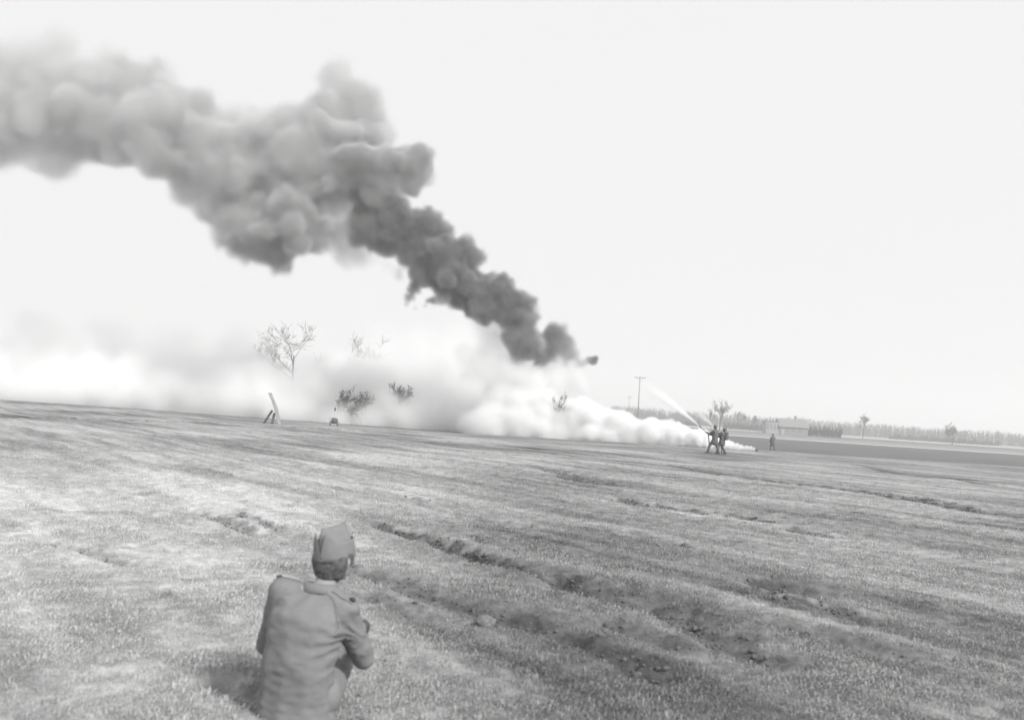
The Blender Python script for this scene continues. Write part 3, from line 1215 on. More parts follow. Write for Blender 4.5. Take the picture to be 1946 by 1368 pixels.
    hm = remesh(spheres_mesh('hair', C, R, 2), .006, 3)
    wrinkle(hm, .006, 70, (1, 1, .4), 33)
    hv = co_array(hm)
    hv[:, 2] = np.minimum(hv[:, 2], HC.z + .032)
    hm.vertices.foreach_set('co', hv.astype(np.float32).ravel())
    hm.update()
    link_mesh('hair', hm, m_hair, body, True)
    # garrison cap: folded crown inside two turned-up side panels with a notch at the back
    cap = empty('garrison_cap')
    mbc = MB()
    a_, b_ = .108, .084
    n, rows_ = 40, 8
    tilt = Matrix.Rotation(math.radians(4), 3, 'X') @ Matrix.Rotation(math.radians(-3), 3, 'Y')
    ctr = HC + Vector((0, -.004, .016))
    for i in range(rows_ + 1):
        t = i / rows_
        for k in range(n):
            th = 2 * math.pi * k / n
            ex, ey = b_ * math.cos(th), a_ * math.sin(th)
            pinch = (1 - t ** 1.7)
            z = .132 * t + .012 * t * abs(math.sin(th)) ** 3
            mbc.v.append(ctr + Rm @ (tilt @ Vector((ex * max(pinch, .03), ey * (1 - .10 * t * t), z))))
    for i in range(rows_):
        for k in range(n):
            mbc.f.append((i * n + k, i * n + (k + 1) % n, (i + 1) * n + (k + 1) % n, (i + 1) * n + k))
    capo = mbc.build('garrison_cap', m_cap, body, True)
    bpy.data.objects.remove(cap)
    pm = MB()
    n2, r2 = 72, 6
    for i in range(r2 + 1):
        t = i / r2
        for k in range(n2):
            th = 2 * math.pi * k / n2
            back = abs(((th + math.pi / 2) + math.pi) % (2 * math.pi) - math.pi)      # 0 at the back
            front = math.pi - back
            top = .072 + .046 * math.exp(-((back - .50) / .36) ** 2) 
            top *= 1 - .80 * math.exp(-(back / .20) ** 2) 
            g_ = 1.035 + .03 * t
            inx = 1 - .30 * t * t * (0.4 + .6 * math.cos(back) ** 2 if back < 1.57 else .5)
            pm.v.append(ctr + Rm @ (tilt @ Vector((b_ * g_ * math.cos(th) * inx, a_ * g_ * math.sin(th), -.014 + (top + .014) * t))))
    for i in range(r2):
        for k in range(n2):
            pm.f.append((i * n2 + k, i * n2 + (k + 1) % n2, (i + 1) * n2 + (k + 1) % n2, (i + 1) * n2 + k))
    po = pm.build('side_panel', m_cap, capo, True)
    so = po.modifiers.new('s', 'SOLIDIFY')
    so.thickness = .003
    return body


seated_man()

m_gear = mat('dark_fire_coat', 0.12, 0.8, 0.25, 6)
m_gear2 = mat('dark_trousers', 0.12, 0.9, 0.25, 6)
m_helm = mat('helmet', 0.12, 0.35)
m_pack = mat('canvas_pack', 0.12, 0.9, 0.2, 8)
m_face = mat('face_skin', 0.22, 0.6)
m_brass = mat('nozzle_metal', 0.10, 0.4, metal=0.5)
m_hose = mat('fire_hose', 0.13, 0.9)


def figure(px, py, d, yaw, J, label, coat=m_gear, helmet=True, pack=None, brim=True, sc=1.0):
    """standing figure; J = joints in metres, local frame facing +y"""
    b_ = P(px, py, d)
    zg = gz(b_.x, d)
    J = {k: Vector(v) * sc for k, v in J.items()}
    C, R = [], []
    chain(C, R, J['pel'], J['chest'], .125 * sc, .145 * sc, (1.1, .85, 1))
    chain(C, R, J['chest'], J['neck'], .12 * sc, .06 * sc)
    chain(C, R, J['neck'], J['head'], .055 * sc, .055 * sc)
    head_shape(C, R, J['head'], 0, 1.0 * sc)
    for s in 'lr':
        chain(C, R, J['chest'] + (J['sh' + s] - J['chest']) * .5, J['sh' + s], .07 * sc, .065 * sc)
        chain(C, R, J['sh' + s], J['el' + s], .052 * sc, .042 * sc)
        chain(C, R, J['el' + s], J['wr' + s], .042 * sc, .03 * sc)
        dv = (J['wr' + s] - J['el' + s]).normalized()
        fingers(C, R, J['wr' + s], dv, dv.cross(Vector((0, 0, 1))) + Vector((0, 0, .5)), Vector((0, 0, 1)), 0.6, 1.15 * sc)
        chain(C, R, J['pel'], J['hip' + s], .10 * sc, .095 * sc)
        chain(C, R, J['hip' + s], J['kn' + s], .115 * sc, .09 * sc)
        chain(C, R, J['kn' + s], J['an' + s], .088 * sc, .075 * sc)
        chain(C, R, J['an' + s] - Vector((0, .03, .03)), J['an' + s] + Vector(J.get('toe' + s, (0, .17, -.045))), .045 * sc, .036 * sc)
    body = link_mesh('person', remesh(spheres_mesh('person', C, R, 2), .014, 2), m_gear2, smooth=True)
    body.location = (b_.x, d, zg)
    body.rotation_euler = (0, 0, yaw)
    tag(body, label, 'person')
    # coat
    C, R = [], []
    chain(C, R, J['pel'] - Vector((0, 0, .18)), J['pel'], .21 * sc, .20 * sc, (1.1, .95, 1))
    chain(C, R, J['pel'], J['chest'], .195 * sc, .205 * sc, (1.15, .95, 1))
    chain(C, R, J['chest'], J['neck'] - Vector((0, 0, .05)), .15 * sc, .08 * sc)
    for s in 'lr':
        chain(C, R, J['chest'] + (J['sh' + s] - J['chest']) * .4, J['sh' + s], .11 * sc, .10 * sc)
        chain(C, R, J['sh' + s], J['el' + s], .095 * sc, .08 * sc)
        chain(C, R, J['el' + s], J['wr' + s], .075 * sc, .06 * sc)
    jm = remesh(spheres_mesh('coat', C, R, 2), .018, 3)
    wrinkle(jm, .025, 7, (1, 1, 1.5), 3)
    link_mesh('coat', jm, coat, body, True)
    # face stays skin, helmet on top
    C, R = [], []
    for x_, y_, z_, r in ((0, .055, -.03, .052), (0, .06, .0, .05), (0, .075, -.07, .03), (0, .1, -.015, .016)):
        C.append(tuple(J['head'] + Vector((x_, y_, z_)) * sc))
        R.append((r * sc,) * 3)
    link_mesh('face', remesh(spheres_mesh('face', C, R, 2), .009, 2), m_face, body, True)
    if helmet:
        mb = MB()
        n = 20
        prof_ = [(.135, -.005), (.112, .02), (.108, .06), (.092, .105), (.055, .135), (.01, .145)]
        for r, z in prof_:
            for k in range(n):
                a = 2 * math.pi * k / n
                bk = 1.25 if (math.sin(a) < 0 and r > .13 and brim) else 1.0
                mb.v.append(J['head'] + Vector((r * math.cos(a), r * 1.12 * bk * math.sin(a), z + .03)) * sc)
        for i in range(len(prof_) - 1):
            for k in range(n):
                mb.f.append((i * n + k, i * n + (k + 1) % n, (i + 1) * n + (k + 1) % n, (i + 1) * n + k))
        mb.f.append(tuple((len(prof_) - 1) * n + k for k in range(n)))
        mb.build('helmet', m_helm, body, True)
    if pack:
        C, R = [], []
        for z in np.linspace(-.2, .16, 6):
            for x_ in (-.09, 0, .09):
                C.append(tuple(J['chest'] + Vector((x_, -.22, z + pack)) * sc))
                R.append((.09 * sc, .09 * sc, .09 * sc))
        link_mesh('pack', remesh(spheres_mesh('pack', C, R, 2), .02, 3), m_pack, body, True)
    return body


FY = math.radians(62)        # hosemen face left and away, at the fire
hd = 57.0
JA = dict(pel=(0, 0, .90), chest=(0, -.03, 1.28), neck=(0, -.03, 1.48), head=(0, 0.0, 1.62),
          shl=(-.19, .02, 1.40), shr=(.19, -.04, 1.40), ell=(-.20, .27, 1.22), elr=(.24, .14, 1.14), wrl=(-.05, .50, 1.27), wrr=(.04, .34, 1.16),
          hipl=(-.10, 0.02, .88), hipr=(.10, -.02, .88), knl=(-.14, .26, .50), knr=(.13, -.12, .48), anl=(-.14, .36, .10), anr=(.14, -.26, .10))
h1 = figure(1357, 862, hd, FY, JA, 'hoseman in dark coat striding forward and aiming a water jet at the smoke')
JB = dict(pel=(0, 0, .86), chest=(0, -.05, 1.18), neck=(0, -.10, 1.36), head=(0.02, -.12, 1.48),
          shl=(-.18, .0, 1.30), shr=(.18, -.04, 1.30), ell=(-.24, .25, 1.10), elr=(.26, .16, 1.06), wrl=(-.06, .46, 1.12), wrr=(.06, .38, 1.06),
          hipl=(-.10, 0.02, .84), hipr=(.10, -.02, .84), knl=(-.12, .20, .48), knr=(.13, .02, .46), anl=(-.14, .22, .10), anr=(.14, -.22, .10))
h2 = figure(1371, 862.5, hd + .3, FY, JB, 'shorter hoseman with a bulky back leaning close behind the striding hoseman', pack=-.02)
JC = dict(pel=(0, 0, .90), chest=(0, 0, 1.27), neck=(0, 0, 1.47), head=(0.0, 0.02, 1.60),
          shl=(-.19, 0, 1.39), shr=(.19, 0, 1.39), ell=(-.26, .02, 1.12), elr=(.25, .06, 1.12), wrl=(-.22, .14, .92), wrr=(.14, .22, 1.05),
          hipl=(-.10, 0, .88), hipr=(.10, 0, .88), knl=(-.15, .12, .48), knr=(.14, -.02, .48), anl=(-.18, .06, .10), anr=(.17, -.16, .10))
figure(1468, 853, 97.0, math.radians(20), JC, 'lone man in dark clothes standing apart on the right at the field edge', brim=False)


# nozzles, hoses and the two water jets
def wpt(o, p):
    return Matrix.Translation(o.location) @ Matrix.Rotation(o.rotation_euler[2], 4, 'Z') @ Vector(p)


def water_mat(jl, r1, dens):
    m = bpy.data.materials.new('water_spray')
    m.use_nodes = True
    nt = m.node_tree
    nt.nodes.clear()
    oo = nt.nodes.new('ShaderNodeOutputMaterial')
    pv = nt.nodes.new('ShaderNodeVolumePrincipled')
    pv.inputs['Color'].default_value = (.99, .99, .99, 1)
    tc = nt.nodes.new('ShaderNodeTexCoord')
    sx = nt.nodes.new('ShaderNodeSeparateXYZ')
    nt.links.new(tc.outputs['Object'], sx.inputs[0])

    def mt(op, a, b_=None):
        n = nt.nodes.new('ShaderNodeMath')
        n.operation = op
        for i, q in enumerate((a, b_)):
            if q is None:
                continue
            if isinstance(q, (int, float)):
                n.inputs[i].default_value = q
            else:
                nt.links.new(q, n.inputs[i])
        return n.outputs[0]

    X, Y, Z = sx.outputs
    zc = mt('ADD', Z, mt('MULTIPLY', mt('MULTIPLY', X, X), .014))
    r = mt('SQRT', mt('ADD', mt('MULTIPLY', Y, Y), mt('MULTIPLY', zc, zc)))
    RR = mt('ADD', mt('MULTIPLY', X, r1 / jl), .035)
    fall = mt('MAXIMUM', mt('SUBTRACT', 1.0, mt('DIVIDE', r, RR)), 0.0)       # ragged towards the rim
    along = mt('POWER', mt('MAXIMUM', mt('SUBTRACT', 1.0, mt('DIVIDE', X, jl)), 0.0), 1.6)
    mp = nt.nodes.new('ShaderNodeMapping')
    mp.inputs['Scale'].default_value = (.5, 3.0, 3.0)
    nt.links.new(tc.outputs['Object'], mp.inputs[0])
    nz = nt.nodes.new('ShaderNodeTexNoise')
    nz.inputs['Scale'].default_value = 4.0
    nz.inputs['Detail'].default_value = 5
    nt.links.new(mp.outputs[0], nz.inputs['Vector'])
    mr = nt.nodes.new('ShaderNodeMapRange')
    for i, v_ in enumerate((.36, .64, .1, 1.7)):
        mr.inputs[i + 1].default_value = v_
    nt.links.new(nz.outputs['Fac'], mr.inputs[0])
    d = mt('MULTIPLY', mt('MULTIPLY', mt('MULTIPLY', fall, along), mr.outputs[0]), dens)
    nt.links.new(d, pv.inputs['Density'])
    nt.links.new(pv.outputs[0], oo.inputs['Volume'])
    return m


def hose_rig(man, grip, tip, aim, label_n, label_j, jl, r1, dens):
    g, t = Vector(grip), Vector(tip)
    dirn = (t - g).normalized()
    nz = empty('hose_nozzle', g - dirn * .5)
    tag(nz, label_n, 'nozzle', 'fire hose nozzles')
    o0 = Vector(nz.location)
    MB().tube([g - dirn * .35 - o0, t - dirn * .25 - o0], .022, 8).build('lance', m_brass, nz, True)
    MB().tube([t - dirn * .25 - o0, t - dirn * .15 - o0, t - o0], [.024, .045, .03], 10).build('tip', m_brass, nz, True)
    e = g - dirn * .35
    back = Vector((0.30, 0.95, 0)).normalized()
    pts = [e - o0]
    for k in range(1, 14):
        q = e + back * (.28 * k) + Vector((.05 * math.sin(k * .9), .08 * math.sin(k * .7), 0))
        zg = gz(q.x, q.y) + .01
        z = e.z + (zg - e.z) * min(1, (k / 5.0) ** .8)
        pts.append(Vector((q.x, q.y, max(z, zg))) - o0)
    MB().tube(pts, .035, 8).build('hose', m_hose, nz, True)
    # jet: a widening, drooping plume of spray
    a = Vector(aim).normalized()
    mb = MB()
    ps, rr = [], []
    for k in range(13):
        s = jl * k / 12
        ps.append(Vector((s, 0, -.014 * s * s)))
        rr.append(.035 + r1 * (s / jl) ** 1.0)
    mb.tube(ps, rr, 14)
    j = mb.build('water_jet', water_mat(jl, r1, dens), None, True)
    y = Vector((0, 0, 1)).cross(a).normalized()
    z = a.cross(y)
    j.matrix_world = Matrix.Translation(t) @ Matrix((a, y, z)).transposed().to_4x4()
    tag(j, label_j, 'water jet', 'water jets')


g1 = P(1341, 820, hd - .25)
t1 = P(1329, 809.5, hd + .5)
e1 = P(1262, 752, hd + 2.4)
hose_rig(h1, g1, t1, e1 - t1, 'long hose nozzle held out by the striding hoseman', 'bright water jet fanning up left from the striding hoseman', 5.2, .55, 22.0)
g2 = P(1366, 822, hd + .6)
t2 = P(1357, 811, hd + 1.1)
e2 = P(1328, 783, hd + 3.2)
hose_rig(h2, g2, t2, e2 - t2, 'hose nozzle raised behind the striding hoseman', 'fainter short water jet rising behind the striding hoseman', 3.0, .36, 9.0)



# ------------------------------------------------------------------ smoke
def smoke_group(name, lo, hi, res, warps, edge, soft_in, inner_scale, inner_amt):
    g = bpy.data.node_groups.new(name, 'GeometryNodeTree')
    g.interface.new_socket('Geometry', in_out='INPUT', socket_type='NodeSocketGeometry')
    g.interface.new_socket('Geometry', in_out='OUTPUT', socket_type='NodeSocketGeometry')
    N, L = g.nodes, g.links

    def new(t):
        return N.new(t)

    def math_(op, a, b_=None, c=None):
        n = new('ShaderNodeMath')
        n.operation = op
        for i, q in enumerate((a, b_, c)):
            if q is None:
                continue
            if isinstance(q, (int, float)):
                n.inputs[i].default_value = q
            else:
                L.new(q, n.inputs[i])
        return n.outputs[0]

    def vmath(op, a, b_=None, scale=None):
        n = new('ShaderNodeVectorMath')
        n.operation = op
        L.new(a, n.inputs[0])
        if b_ is not None:
            if isinstance(b_, tuple):
                n.inputs[1].default_value = b_
            else:
                L.new(b_, n.inputs[1])
        if scale is not None:
            if isinstance(scale, (int, float)):
                n.inputs['Scale'].default_value = scale
            else:
                L.new(scale, n.inputs['Scale'])
        return n.outputs['Value'] if op in ('DOT_PRODUCT', 'LENGTH') else n.outputs[0]

    def noise(vec, scale, detail=2.0, rough=0.5):
        n = new('ShaderNodeTexNoise')
        n.inputs['Scale'].default_value = scale
        n.inputs['Detail'].default_value = detail
        n.inputs['Roughness'].default_value = rough
        L.new(vec, n.inputs['Vector'])
        return n

    gi, go = new('NodeGroupInput'), new('NodeGroupOutput')
    pos = new('GeometryNodeInputPosition').outputs[0]
    q = pos
    for sc, amp, det in warps:
        n = noise(q, sc, det)
        off = vmath('SUBTRACT', n.outputs['Color'], (0.5, 0.5, 0.5))
        q = vmath('ADD', q, vmath('SCALE', off, scale=amp * 2))
    # two look-ups on the hull: its normal, and (plane offset, puff strength, softness)
    nm = new('GeometryNodeInputNormal').outputs[0]

    def near(value):
        s2 = new('GeometryNodeSampleNearestSurface')
        s2.data_type = 'FLOAT_VECTOR'
        L.new(gi.outputs[0], s2.inputs['Mesh'])
        L.new(value, [i for i in s2.inputs if i.name == 'Value' and i.enabled][0])
        L.new(q, s2.inputs['Sample Position'])
        return [o for o in s2.outputs if o.name == 'Value' and o.enabled][0]

    pk = new('ShaderNodeCombineXYZ')
    L.new(vmath('DOT_PRODUCT', pos, nm), pk.inputs[0])
    for i_, an_ in ((1, 'dm'), (2, 'soft')):
        na_ = new('GeometryNodeInputNamedAttribute')
        na_.data_type = 'FLOAT'
        na_.inputs[0].default_value = an_
        L.new(na_.outputs[0], pk.inputs[i_])
    sp_n = new('ShaderNodeSeparateXYZ')
    L.new(near(pk.outputs[0]), sp_n.inputs[0])
    dist = math_('SUBTRACT', vmath('DOT_PRODUCT', q, near(nm)), sp_n.outputs[0])      # negative inside
    dm, soft = sp_n.outputs[1], sp_n.outputs[2]
    mr = new('ShaderNodeMapRange')
    mr.interpolation_type = 'SMOOTHSTEP'
    L.new(dist, mr.inputs[0])
    L.new(math_('MULTIPLY', soft, edge), mr.inputs[1])
    L.new(math_('MULTIPLY', soft, -soft_in), mr.inputs[2])
    mr.inputs[3].default_value = 0
    mr.inputs[4].default_value = 1
    nn = noise(q, inner_scale, 4.0, 0.6)
    mr2 = new('ShaderNodeMapRange')
    L.new(nn.outputs['Fac'], mr2.inputs[0])
    mr2.inputs[1].default_value = 0.3
    mr2.inputs[2].default_value = 0.7
    mr2.inputs[3].default_value = 1 - inner_amt
    mr2.inputs[4].default_value = 1 + inner_amt
    den = math_('MULTIPLY', math_('MULTIPLY', mr.outputs[0], mr2.outputs[0]), dm)
    den = math_('MAXIMUM', den, 0.0)
    vc = new('GeometryNodeVolumeCube')
    L.new(den, vc.inputs['Density'])
    vc.inputs['Background'].default_value = 0
    vc.inputs['Min'].default_value = lo
    vc.inputs['Max'].default_value = hi
    vc.inputs['Resolution X'].default_value = res[0]
    vc.inputs['Resolution Y'].default_value = res[1]
    vc.inputs['Resolution Z'].default_value = res[2]
    sm = new('GeometryNodeSetMaterial')
    L.new(vc.outputs[0], sm.inputs['Geometry'])
    L.new(sm.outputs[0], go.inputs[0])
    return g, sm


def smoke_mat(name, density, albedo, aniso):
    m = bpy.data.materials.new(name)
    m.use_nodes = True
    nt = m.node_tree
    nt.nodes.clear()
    o = nt.nodes.new('ShaderNodeOutputMaterial')
    pv = nt.nodes.new('ShaderNodeVolumePrincipled')
    pv.inputs['Color'].default_value = (albedo, albedo, albedo, 1)
    pv.inputs['Density'].default_value = density
    pv.inputs['Anisotropy'].default_value = aniso
    nt.links.new(pv.outputs[0], o.inputs['Volume'])
    return m


def sooty(m, d0, d1, a0, a1):
    """thin smoke is greyer, thick smoke carries more soot"""
    nt = m.node_tree
    pv = [n for n in nt.nodes if n.type == 'PRINCIPLED_VOLUME'][0]
    at_ = nt.nodes.new('ShaderNodeAttribute')
    at_.attribute_name = 'density'
    mr = nt.nodes.new('ShaderNodeMapRange')
    for i, v_ in enumerate((d0, d1, a0, a1)):
        mr.inputs[i + 1].default_value = v_
    nt.links.new(at_.outputs['Fac'], mr.inputs[0])
    nt.links.new(mr.outputs[0], pv.inputs['Color'])


def smoke(name, puffs, voxel_hull, voxel, m, label, warps, edge=0.5, soft_in=0.8, inner=(0.35, 0.35), kids=9, kid_r=(0.28, 0.5), seed=1, floor=None, gk=0):
    """puffs: (centre, radius, density, softness)"""
    rs = np.random.default_rng(seed)
    C, R, own = [], [], []
    for i, (c, r, dmv, sf) in enumerate(puffs):
        c = np.array(c)
        C.append(c)
        R.append(r * 0.86)
        own.append(i)
        for k in range(kids):
            d = rs.normal(size=3)
            d /= np.linalg.norm(d)
            rr = r * rs.uniform(*kid_r)
            cc = c + d * (r - rr * 0.62)
            C.append(cc)
            R.append(rr)
            own.append(i)
            for j in range(gk):
                d2 = rs.normal(size=3)
                d2 /= np.linalg.norm(d2)
                if d2 @ d < 0:
                    d2 = -d2
                r2 = rr * rs.uniform(0.3, 0.5)
                C.append(cc + d2 * (rr - r2 * 0.5))
                R.append(r2)
                own.append(i)
    C, R, own = np.array(C), np.array(R), np.array(own)
    me = remesh(spheres_mesh(name, C, R, 2), voxel_hull, 1, 0.4)
    v = co_array(me)
    pc = np.array([p[0] for p in puffs])
    pr_ = np.array([p[1] for p in puffs])
    pd = np.array([p[2] for p in puffs])
    ps = np.array([p[3] for p in puffs])
    dd = np.linalg.norm(v[:, None, :] - pc[None], axis=2) / pr_[None]
    w = np.exp(-dd * dd * 2.2) + 1e-9
    w /= w.sum(1, keepdims=True)
    for nm, arr in (('dm', w @ pd), ('soft', w @ ps)):
        a = me.attributes.new(nm, 'FLOAT', 'POINT')
        a.data.foreach_set('value', arr.astype(np.float32))
    lo = v.min(0) - 1.1
    hi = v.max(0) + 1.1
    if floor is not None:
        lo[2] = max(lo[2], floor)
    res = [max(8, int(math.ceil((hi[i] - lo[i]) / voxel))) for i in range(3)]
    g, sm = smoke_group(name, tuple(lo), tuple(hi), res, warps, edge, soft_in, *inner)
    sm.inputs['Material'].default_value = m
    o = link_mesh(name, me, m)
    LATER.append((o, g))
    tag(o, label, 'smoke', kind='stuff')
    return o


LATER = []


def PF(lst, d0):
    """(px, py, r_px, depth offset m, density, softness) -> puffs in metres"""
    out = []
    for px, py, r, dd, dn, sf in lst:
        d = d0 + dd
        out.append((tuple(P(px, py, d)), r * d / FPX, dn, sf))
    return out


m_black = smoke_mat('oil_smoke_dense', 2.0, 0.40, 0.0)
m_grey = smoke_mat('oil_smoke_spread', 1.0, 0.71, 0.0)
sooty(m_black, 0.5, 1.2, 0.44, 0.19)
sooty(m_grey, 0.45, 1.35, 0.76, 0.46)
m_wsm = smoke_mat('white_smoke_dense', 2.0, 0.955, 0.0)
m_wsm2 = smoke_mat('white_smoke_trail', 5.0, 0.97, 0.0)
m_veil = smoke_mat('white_smoke_thin', 0.95, 0.99, 0.0)
FD = 95.0

column = [
    (1128, 683, 11, 0, 1.6, .22), (1118, 681, 8, 0, 1.2, .25), (1104, 690, 9, 0, .7, .4), (1092, 698, 8, 0, .5, .5), (1085, 672, 18, .3, .7, .6),
    (1052, 632, 22, 0, .9, .6), (1062, 655, 26, -.3, .8, .7), (1045, 668, 20, .4, .8, .6), (1075, 690, 10, 0, .4, .7),
    (1030, 685, 17, -.4, 1, .5), (1000, 660, 30, .3, 1, .6), (985, 640, 26, 0, 1, .6), (1012, 640, 16, 0, .8, .6),
    (1000, 575, 17, -.2, 1, .4), (1005, 600, 18, .2, 1, .5), (985, 605, 30, 0, 1.1, .5), (955, 575, 42, .3, 1.1, .6), (950, 545, 25, -.4, 1.1, .4),
    (955, 527, 11, 0, 1, .3), (930, 527, 14, .4, 1, .3), (915, 560, 40, -.3, 1.1, .6), (880, 545, 42, .5, 1.1, .6), (925, 590, 24, 0, 1.1, .5),
    (895, 580, 24, 0, 1.0, .6), (860, 520, 42, -.4, 1.1, .6), (905, 490, 20, .2, .9, .5), (880, 470, 24, -.6, .9, .5), (845, 485, 46, -.3, 1.1, .6), (815, 510, 36, .3, 1.1, .7),
    (800, 470, 40, .5, 1.1, .7), (840, 440, 26, .4, .8, .6), (815, 425, 26, -.3, 1, .6), (785, 430, 42, .2, 1.1, .7), (750, 420, 44, -.5, 1.1, .7), (715, 400, 44, .3, 1.1, .7),
    (705, 440, 40, -.4, 1.1, .8), (740, 460, 36, .3, 1.1, .8), (700, 375, 30, .2, 1, .8), (770, 490, 22, 0, .9, .9),
    (790, 545, 15, .2, 1, .6), (780, 565, 11, .3, .9, .5), (772, 580, 6, .3, .9, .3), (790, 588, 5, .3, .8, .3), (808, 585, 5, .2, .8, .3), (824, 575, 11, 0, 1, .5), (840, 560, 18, 0, 1, .6), (758, 520, 10, .3, .4, 1.0),
]
smoke('black_smoke', PF([(a, b, c * 1.1, d, e, f) for a, b, c, d, e, f in column], FD), 0.17, 0.13, m_black, 'dense black smoke column slanting up to the left from the hidden fire',
      [(0.25, 0.5, 1.0), (0.8, 0.28, 1.0), (2.0, 0.17, 1.0)], edge=0.35, soft_in=0.9, inner=(0.5, 0.35), kids=10, kid_r=(0.3, 0.55), seed=3, gk=3)

cloud = [
    (792, 302, 38, 0, 1.5, .45), (775, 338, 34, .5, 1.4, .5), (740, 312, 44, -.6, 1.5, .6), (690, 318, 54, -1, 1.5, .6), (640, 330, 54, -1.2, 1.5, .7), (590, 338, 48, -1, 1.2, .9), (812, 338, 18, 0, 1, .5), (720, 350, 42, 0, 1.2, .7),
    (560, 430, 70, -1, 1.3, .7), (500, 440, 68, -.5, 1.2, .7), (450, 420, 58, 0, .9, .8), (525, 482, 38, 0, 1.4, .6), (590, 445, 52, -.6, 1.5, .6), (460, 462, 36, .3, .9, .8), (560, 390, 66, 1, .8, 1.1), (420, 440, 30, .4, .6, 1),
    (640, 430, 52, 1.5, .55, 1.3), (665, 472, 38, 1.5, .5, 1.3), (630, 380, 56, 1.5, .7, 1.1), (690, 482, 28, 1, .5, 1.3), (735, 505, 18, .6, .3, 1.4),
    (640, 195, 60, 2, .7, .5), (692, 198, 46, 2, .65, .5), (695, 248, 54, 2, .7, .5), (610, 245, 58, .5, .8, .5), (655, 252, 38, -.8, .85, .45), (545, 270, 66, 0, .75, .6), (580, 300, 70, 0, .75, .8),
    (460, 228, 48, 1, .6, .6), (480, 262, 64, 1, .7, .6), (525, 232, 46, .5, .7, .5), (500, 330, 74, 1, .75, .9), (430, 320, 84, 0, .75, .9), (410, 385, 56, 1, .7, 1.0), (440, 270, 60, .4, .7, .8), (560, 225, 42, 1.2, .65, .5),
    (335, 215, 72, 0, .7, .6), (385, 212, 46, 0, .65, .6), (390, 270, 70, -1, .75, .6), (330, 275, 78, 1, .75, .7), (280, 240, 88, 0, .8, .7), (300, 292, 52, -.5, .75, .8), (370, 330, 60, .5, .6, 1.1), (395, 360, 50, .3, .6, 1.1),
    (285, 170, 66, 1, .7, .8), (640, 155, 46, 2, .55, .7),
    (205, 240, 96, 0, .65, .9), (190, 175, 90, 1.5, .6, .9), (120, 225, 108, 1, .55, 1.0), (50, 195, 112, 2, .48, 1.1), (-30, 190, 125, 2, .42, 1.2), (100, 140, 84, 2, .4, 1.2), (-120, 170, 130, 3, .4, 1.3),
]
smoke('drifting_black_smoke', PF(cloud, FD - 1.0), 0.27, 0.20, m_grey, 'broad grey smoke cloud spreading left above the black column',
      [(0.13, 1.0, 1.0), (0.5, 0.42, 1.5), (1.3, 0.16, 1.0)], edge=0.35, soft_in=1.0, inner=(0.22, 0.4), kids=13, kid_r=(0.22, 0.5), seed=5, gk=4)

tail = [
    (1434, 853.5, 3.2, 0, 1, .1), (1427, 852, 4.2, 0, 1, .1), (1418, 851.5, 4.6, .2, 1, .1), (1409, 850.5, 5.5, .3, 1, .12), (1400, 850, 6, .4, 1, .12), (1391, 848.5, 7, .5, 1, .12), (1382, 846, 8.5, .6, 1, .14),
    (1373, 844, 10, .7, 1, .14), (1362, 842, 12, .8, 1, .15), (1350, 839, 13.5, 1, 1, .16), (1338, 837, 15, 1.2, 1, .18), (1325, 836, 15, 1.5, 1, .2), (1333, 823, 6.5, 1.4, .6, .2), (1331, 815, 4.5, 1.4, .35, .25), (1312, 836, 17, 1.8, 1, .2), (1299, 834, 18, 2.2, 1, .2), (1285, 831, 20, 2.6, 1, .2),
]
smoke('trailing_white_smoke', PF([(a, b - .12 * c, c * 1.25, d, e, f) for a, b, c, d, e, f in tail], 76.5), 0.07, 0.07, m_wsm2, 'thin tail of white smoke creeping from the smoke pot past the hosemen',
      [(1.0, 0.1, 1.0), (2.6, 0.07, 2.0)], edge=0.3, soft_in=0.9, inner=(1.2, 0.2), kids=10, kid_r=(0.3, 0.55), seed=8, gk=2)
bank = [
    (1278, 826, 23, -8, 1.2, .25), (1262, 815, 21, -7.5, 1.2, .25), (1300, 834, 17, -9, 1.2, .2), (1285, 812, 10, -8, 1.1, .2),
    (1274, 801, 10, -7.5, 1.1, .2), (1240, 818, 30, -7, 1.2, .3), (1215, 823, 28, -6.5, 1.2, .3), (1193, 806, 22, -6, 1.2, .3), (1170, 812, 34, -5.5, 1.2, .3), (1150, 793, 26, -5, 1.1, .3), (1125, 798, 38, -4.5, 1.1, .35),
    (1098, 788, 36, -3.5, 1.1, .5), (1075, 805, 40, -3, 1.1, .7), (1050, 800, 40, -2.5, 1, .9), (1030, 775, 44, -1, .9, 1.1), (1000, 800, 56, -1, .9, 1.3), (960, 800, 56, 0, .8, 1.4),
    (1140, 832, 34, -5.4, 1.1, .5), (1200, 838, 26, -6.6, 1.1, .4), (1165, 838, 28, -6, 1.1, .5), (1105, 830, 36, -4.6, 1, .7), (1070, 832, 38, -4, 1, .8), (1035, 830, 42, -3.4, .9, 1), (1235, 840, 22, -7.2, 1.1, .35), (1265, 840, 20, -7.8, 1.1, .3), (1000, 825, 46, -3, .8, 1.3), (930, 815, 52, -2, .6, 1.5),
    (1005, 735, 42, .5, .6, 1.3), (1060, 735, 32, .5, .6, 1.1), (1090, 720, 26, .5, .55, 1.0), (960, 700, 42, 1, .4, 1.5), (940, 650, 34, 1.5, .3, 1.5), (920, 620, 24, 1.5, .25, 1.5), (1108, 745, 20, 1, .5, .9), (1040, 708, 24, 1.0, .55, 1.1), (970, 750, 52, 1, .6, 1.5), (900, 690, 40, 2, .3, 1.6),
]
smoke('white_smoke', PF(bank, FD), 0.2, 0.16, m_wsm, 'dense white smoke bank billowing left along the crest',
      [(0.35, 0.42, 1.0), (1.1, 0.24, 2.0)], edge=0.4, soft_in=0.8, inner=(0.4, 0.3), kids=11, kid_r=(0.25, 0.5), seed=9, gk=3)

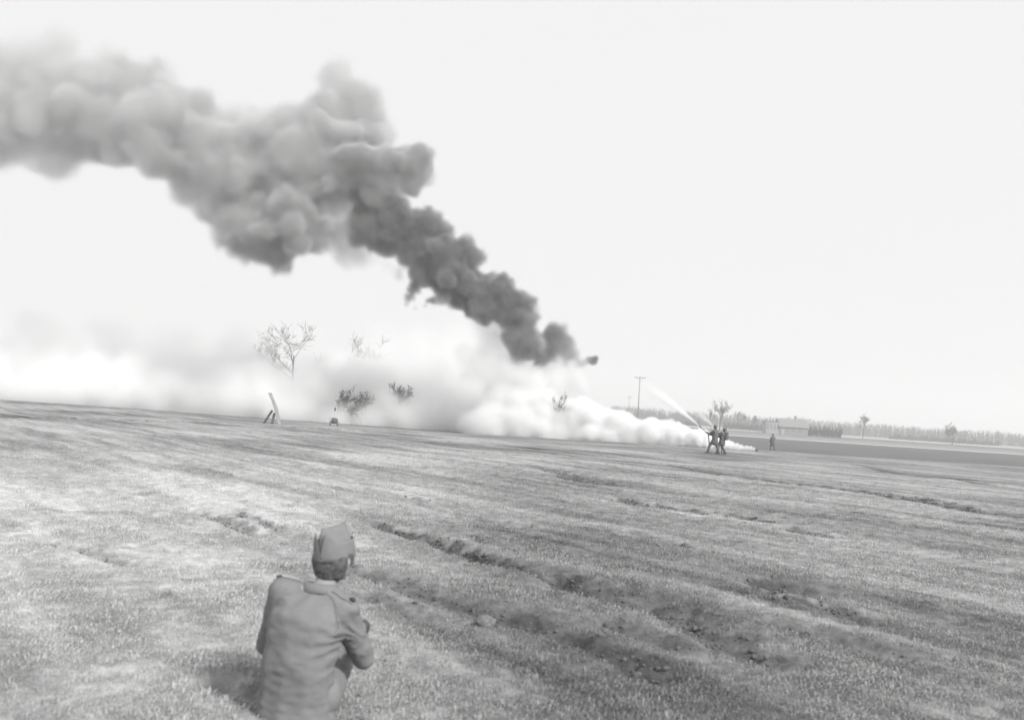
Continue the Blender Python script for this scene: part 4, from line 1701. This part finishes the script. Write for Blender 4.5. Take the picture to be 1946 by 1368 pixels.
veil = [
    (900, 800, 70, 0, 1, 1.0), (900, 735, 66, 3, .6, 1.2), (820, 790, 74, 0, 1, 1.0), (830, 715, 66, 4, .6, 1.3), (740, 795, 64, 1, 1, 1.1), (735, 716, 60, 5, .7, 1.2), (650, 790, 56, 4, .7, 1.3), (690, 716, 54, 6, .8, 1.2),
    (580, 765, 66, 4, 1.1, 1.1), (575, 732, 48, 3, 1.0, 1.1), (500, 745, 70, 3, 1.1, 1.1), (430, 745, 78, 3, .9, 1.2), (350, 745, 78, 3, .8, 1.2), (270, 740, 78, 3, .8, 1.3), (190, 735, 76, 4, .8, 1.3), (100, 730, 78, 5, .8, 1.4), (0, 722, 76, 6, .8, 1.4), (-90, 715, 80, 6, .8, 1.4),
    (640, 720, 56, 8, .8, 1.2), (450, 690, 54, 4, .3, 1.6), (790, 665, 50, 5, .3, 1.6), (870, 660, 50, 3, .3, 1.6), (330, 670, 50, 5, .2, 1.7), (200, 660, 54, 6, .2, 1.7), (60, 650, 54, 6, .2, 1.7), (620, 800, 42, -2, .8, 1.2), (540, 788, 46, -2, .9, 1.2), (430, 778, 52, -1, .9, 1.2), (300, 772, 52, -1, .9, 1.2), (160, 767, 52, 0, .9, 1.2), (20, 757, 52, 0, .9, 1.2), (730, 645, 36, 6, .2, 1.7), (960, 720, 50, 3, .5, 1.4), (700, 805, 40, -2, .9, 1.2), (370, 775, 50, -1, .9, 1.2), (230, 770, 50, -1, .9, 1.2), (90, 762, 50, 0, .9, 1.2),
]
smoke('drifting_white_smoke', PF(veil, 104), 0.6, 0.36, m_veil, 'thin white smoke drifting left in front of the bare trees',
      [(0.07, 2.2, 2.0), (0.35, 0.8, 3)], edge=1.0, soft_in=1.9, inner=(0.16, 0.5), kids=6, kid_r=(0.3, 0.5), seed=12)

for o, g in LATER:
    o.modifiers.new('smoke', 'NODES').node_group = g

# ------------------------------------------------------------------ hazy air
m_air = smoke_mat('air', 0.0010, 0.98, 0.1)
m_air.cycles.homogeneous_volume = True
air = MB().box((0, 0, 33), (3100, 3100, 74)).build('haze', m_air)
tag(air, 'pale hazy air over the field', 'haze', kind='stuff')
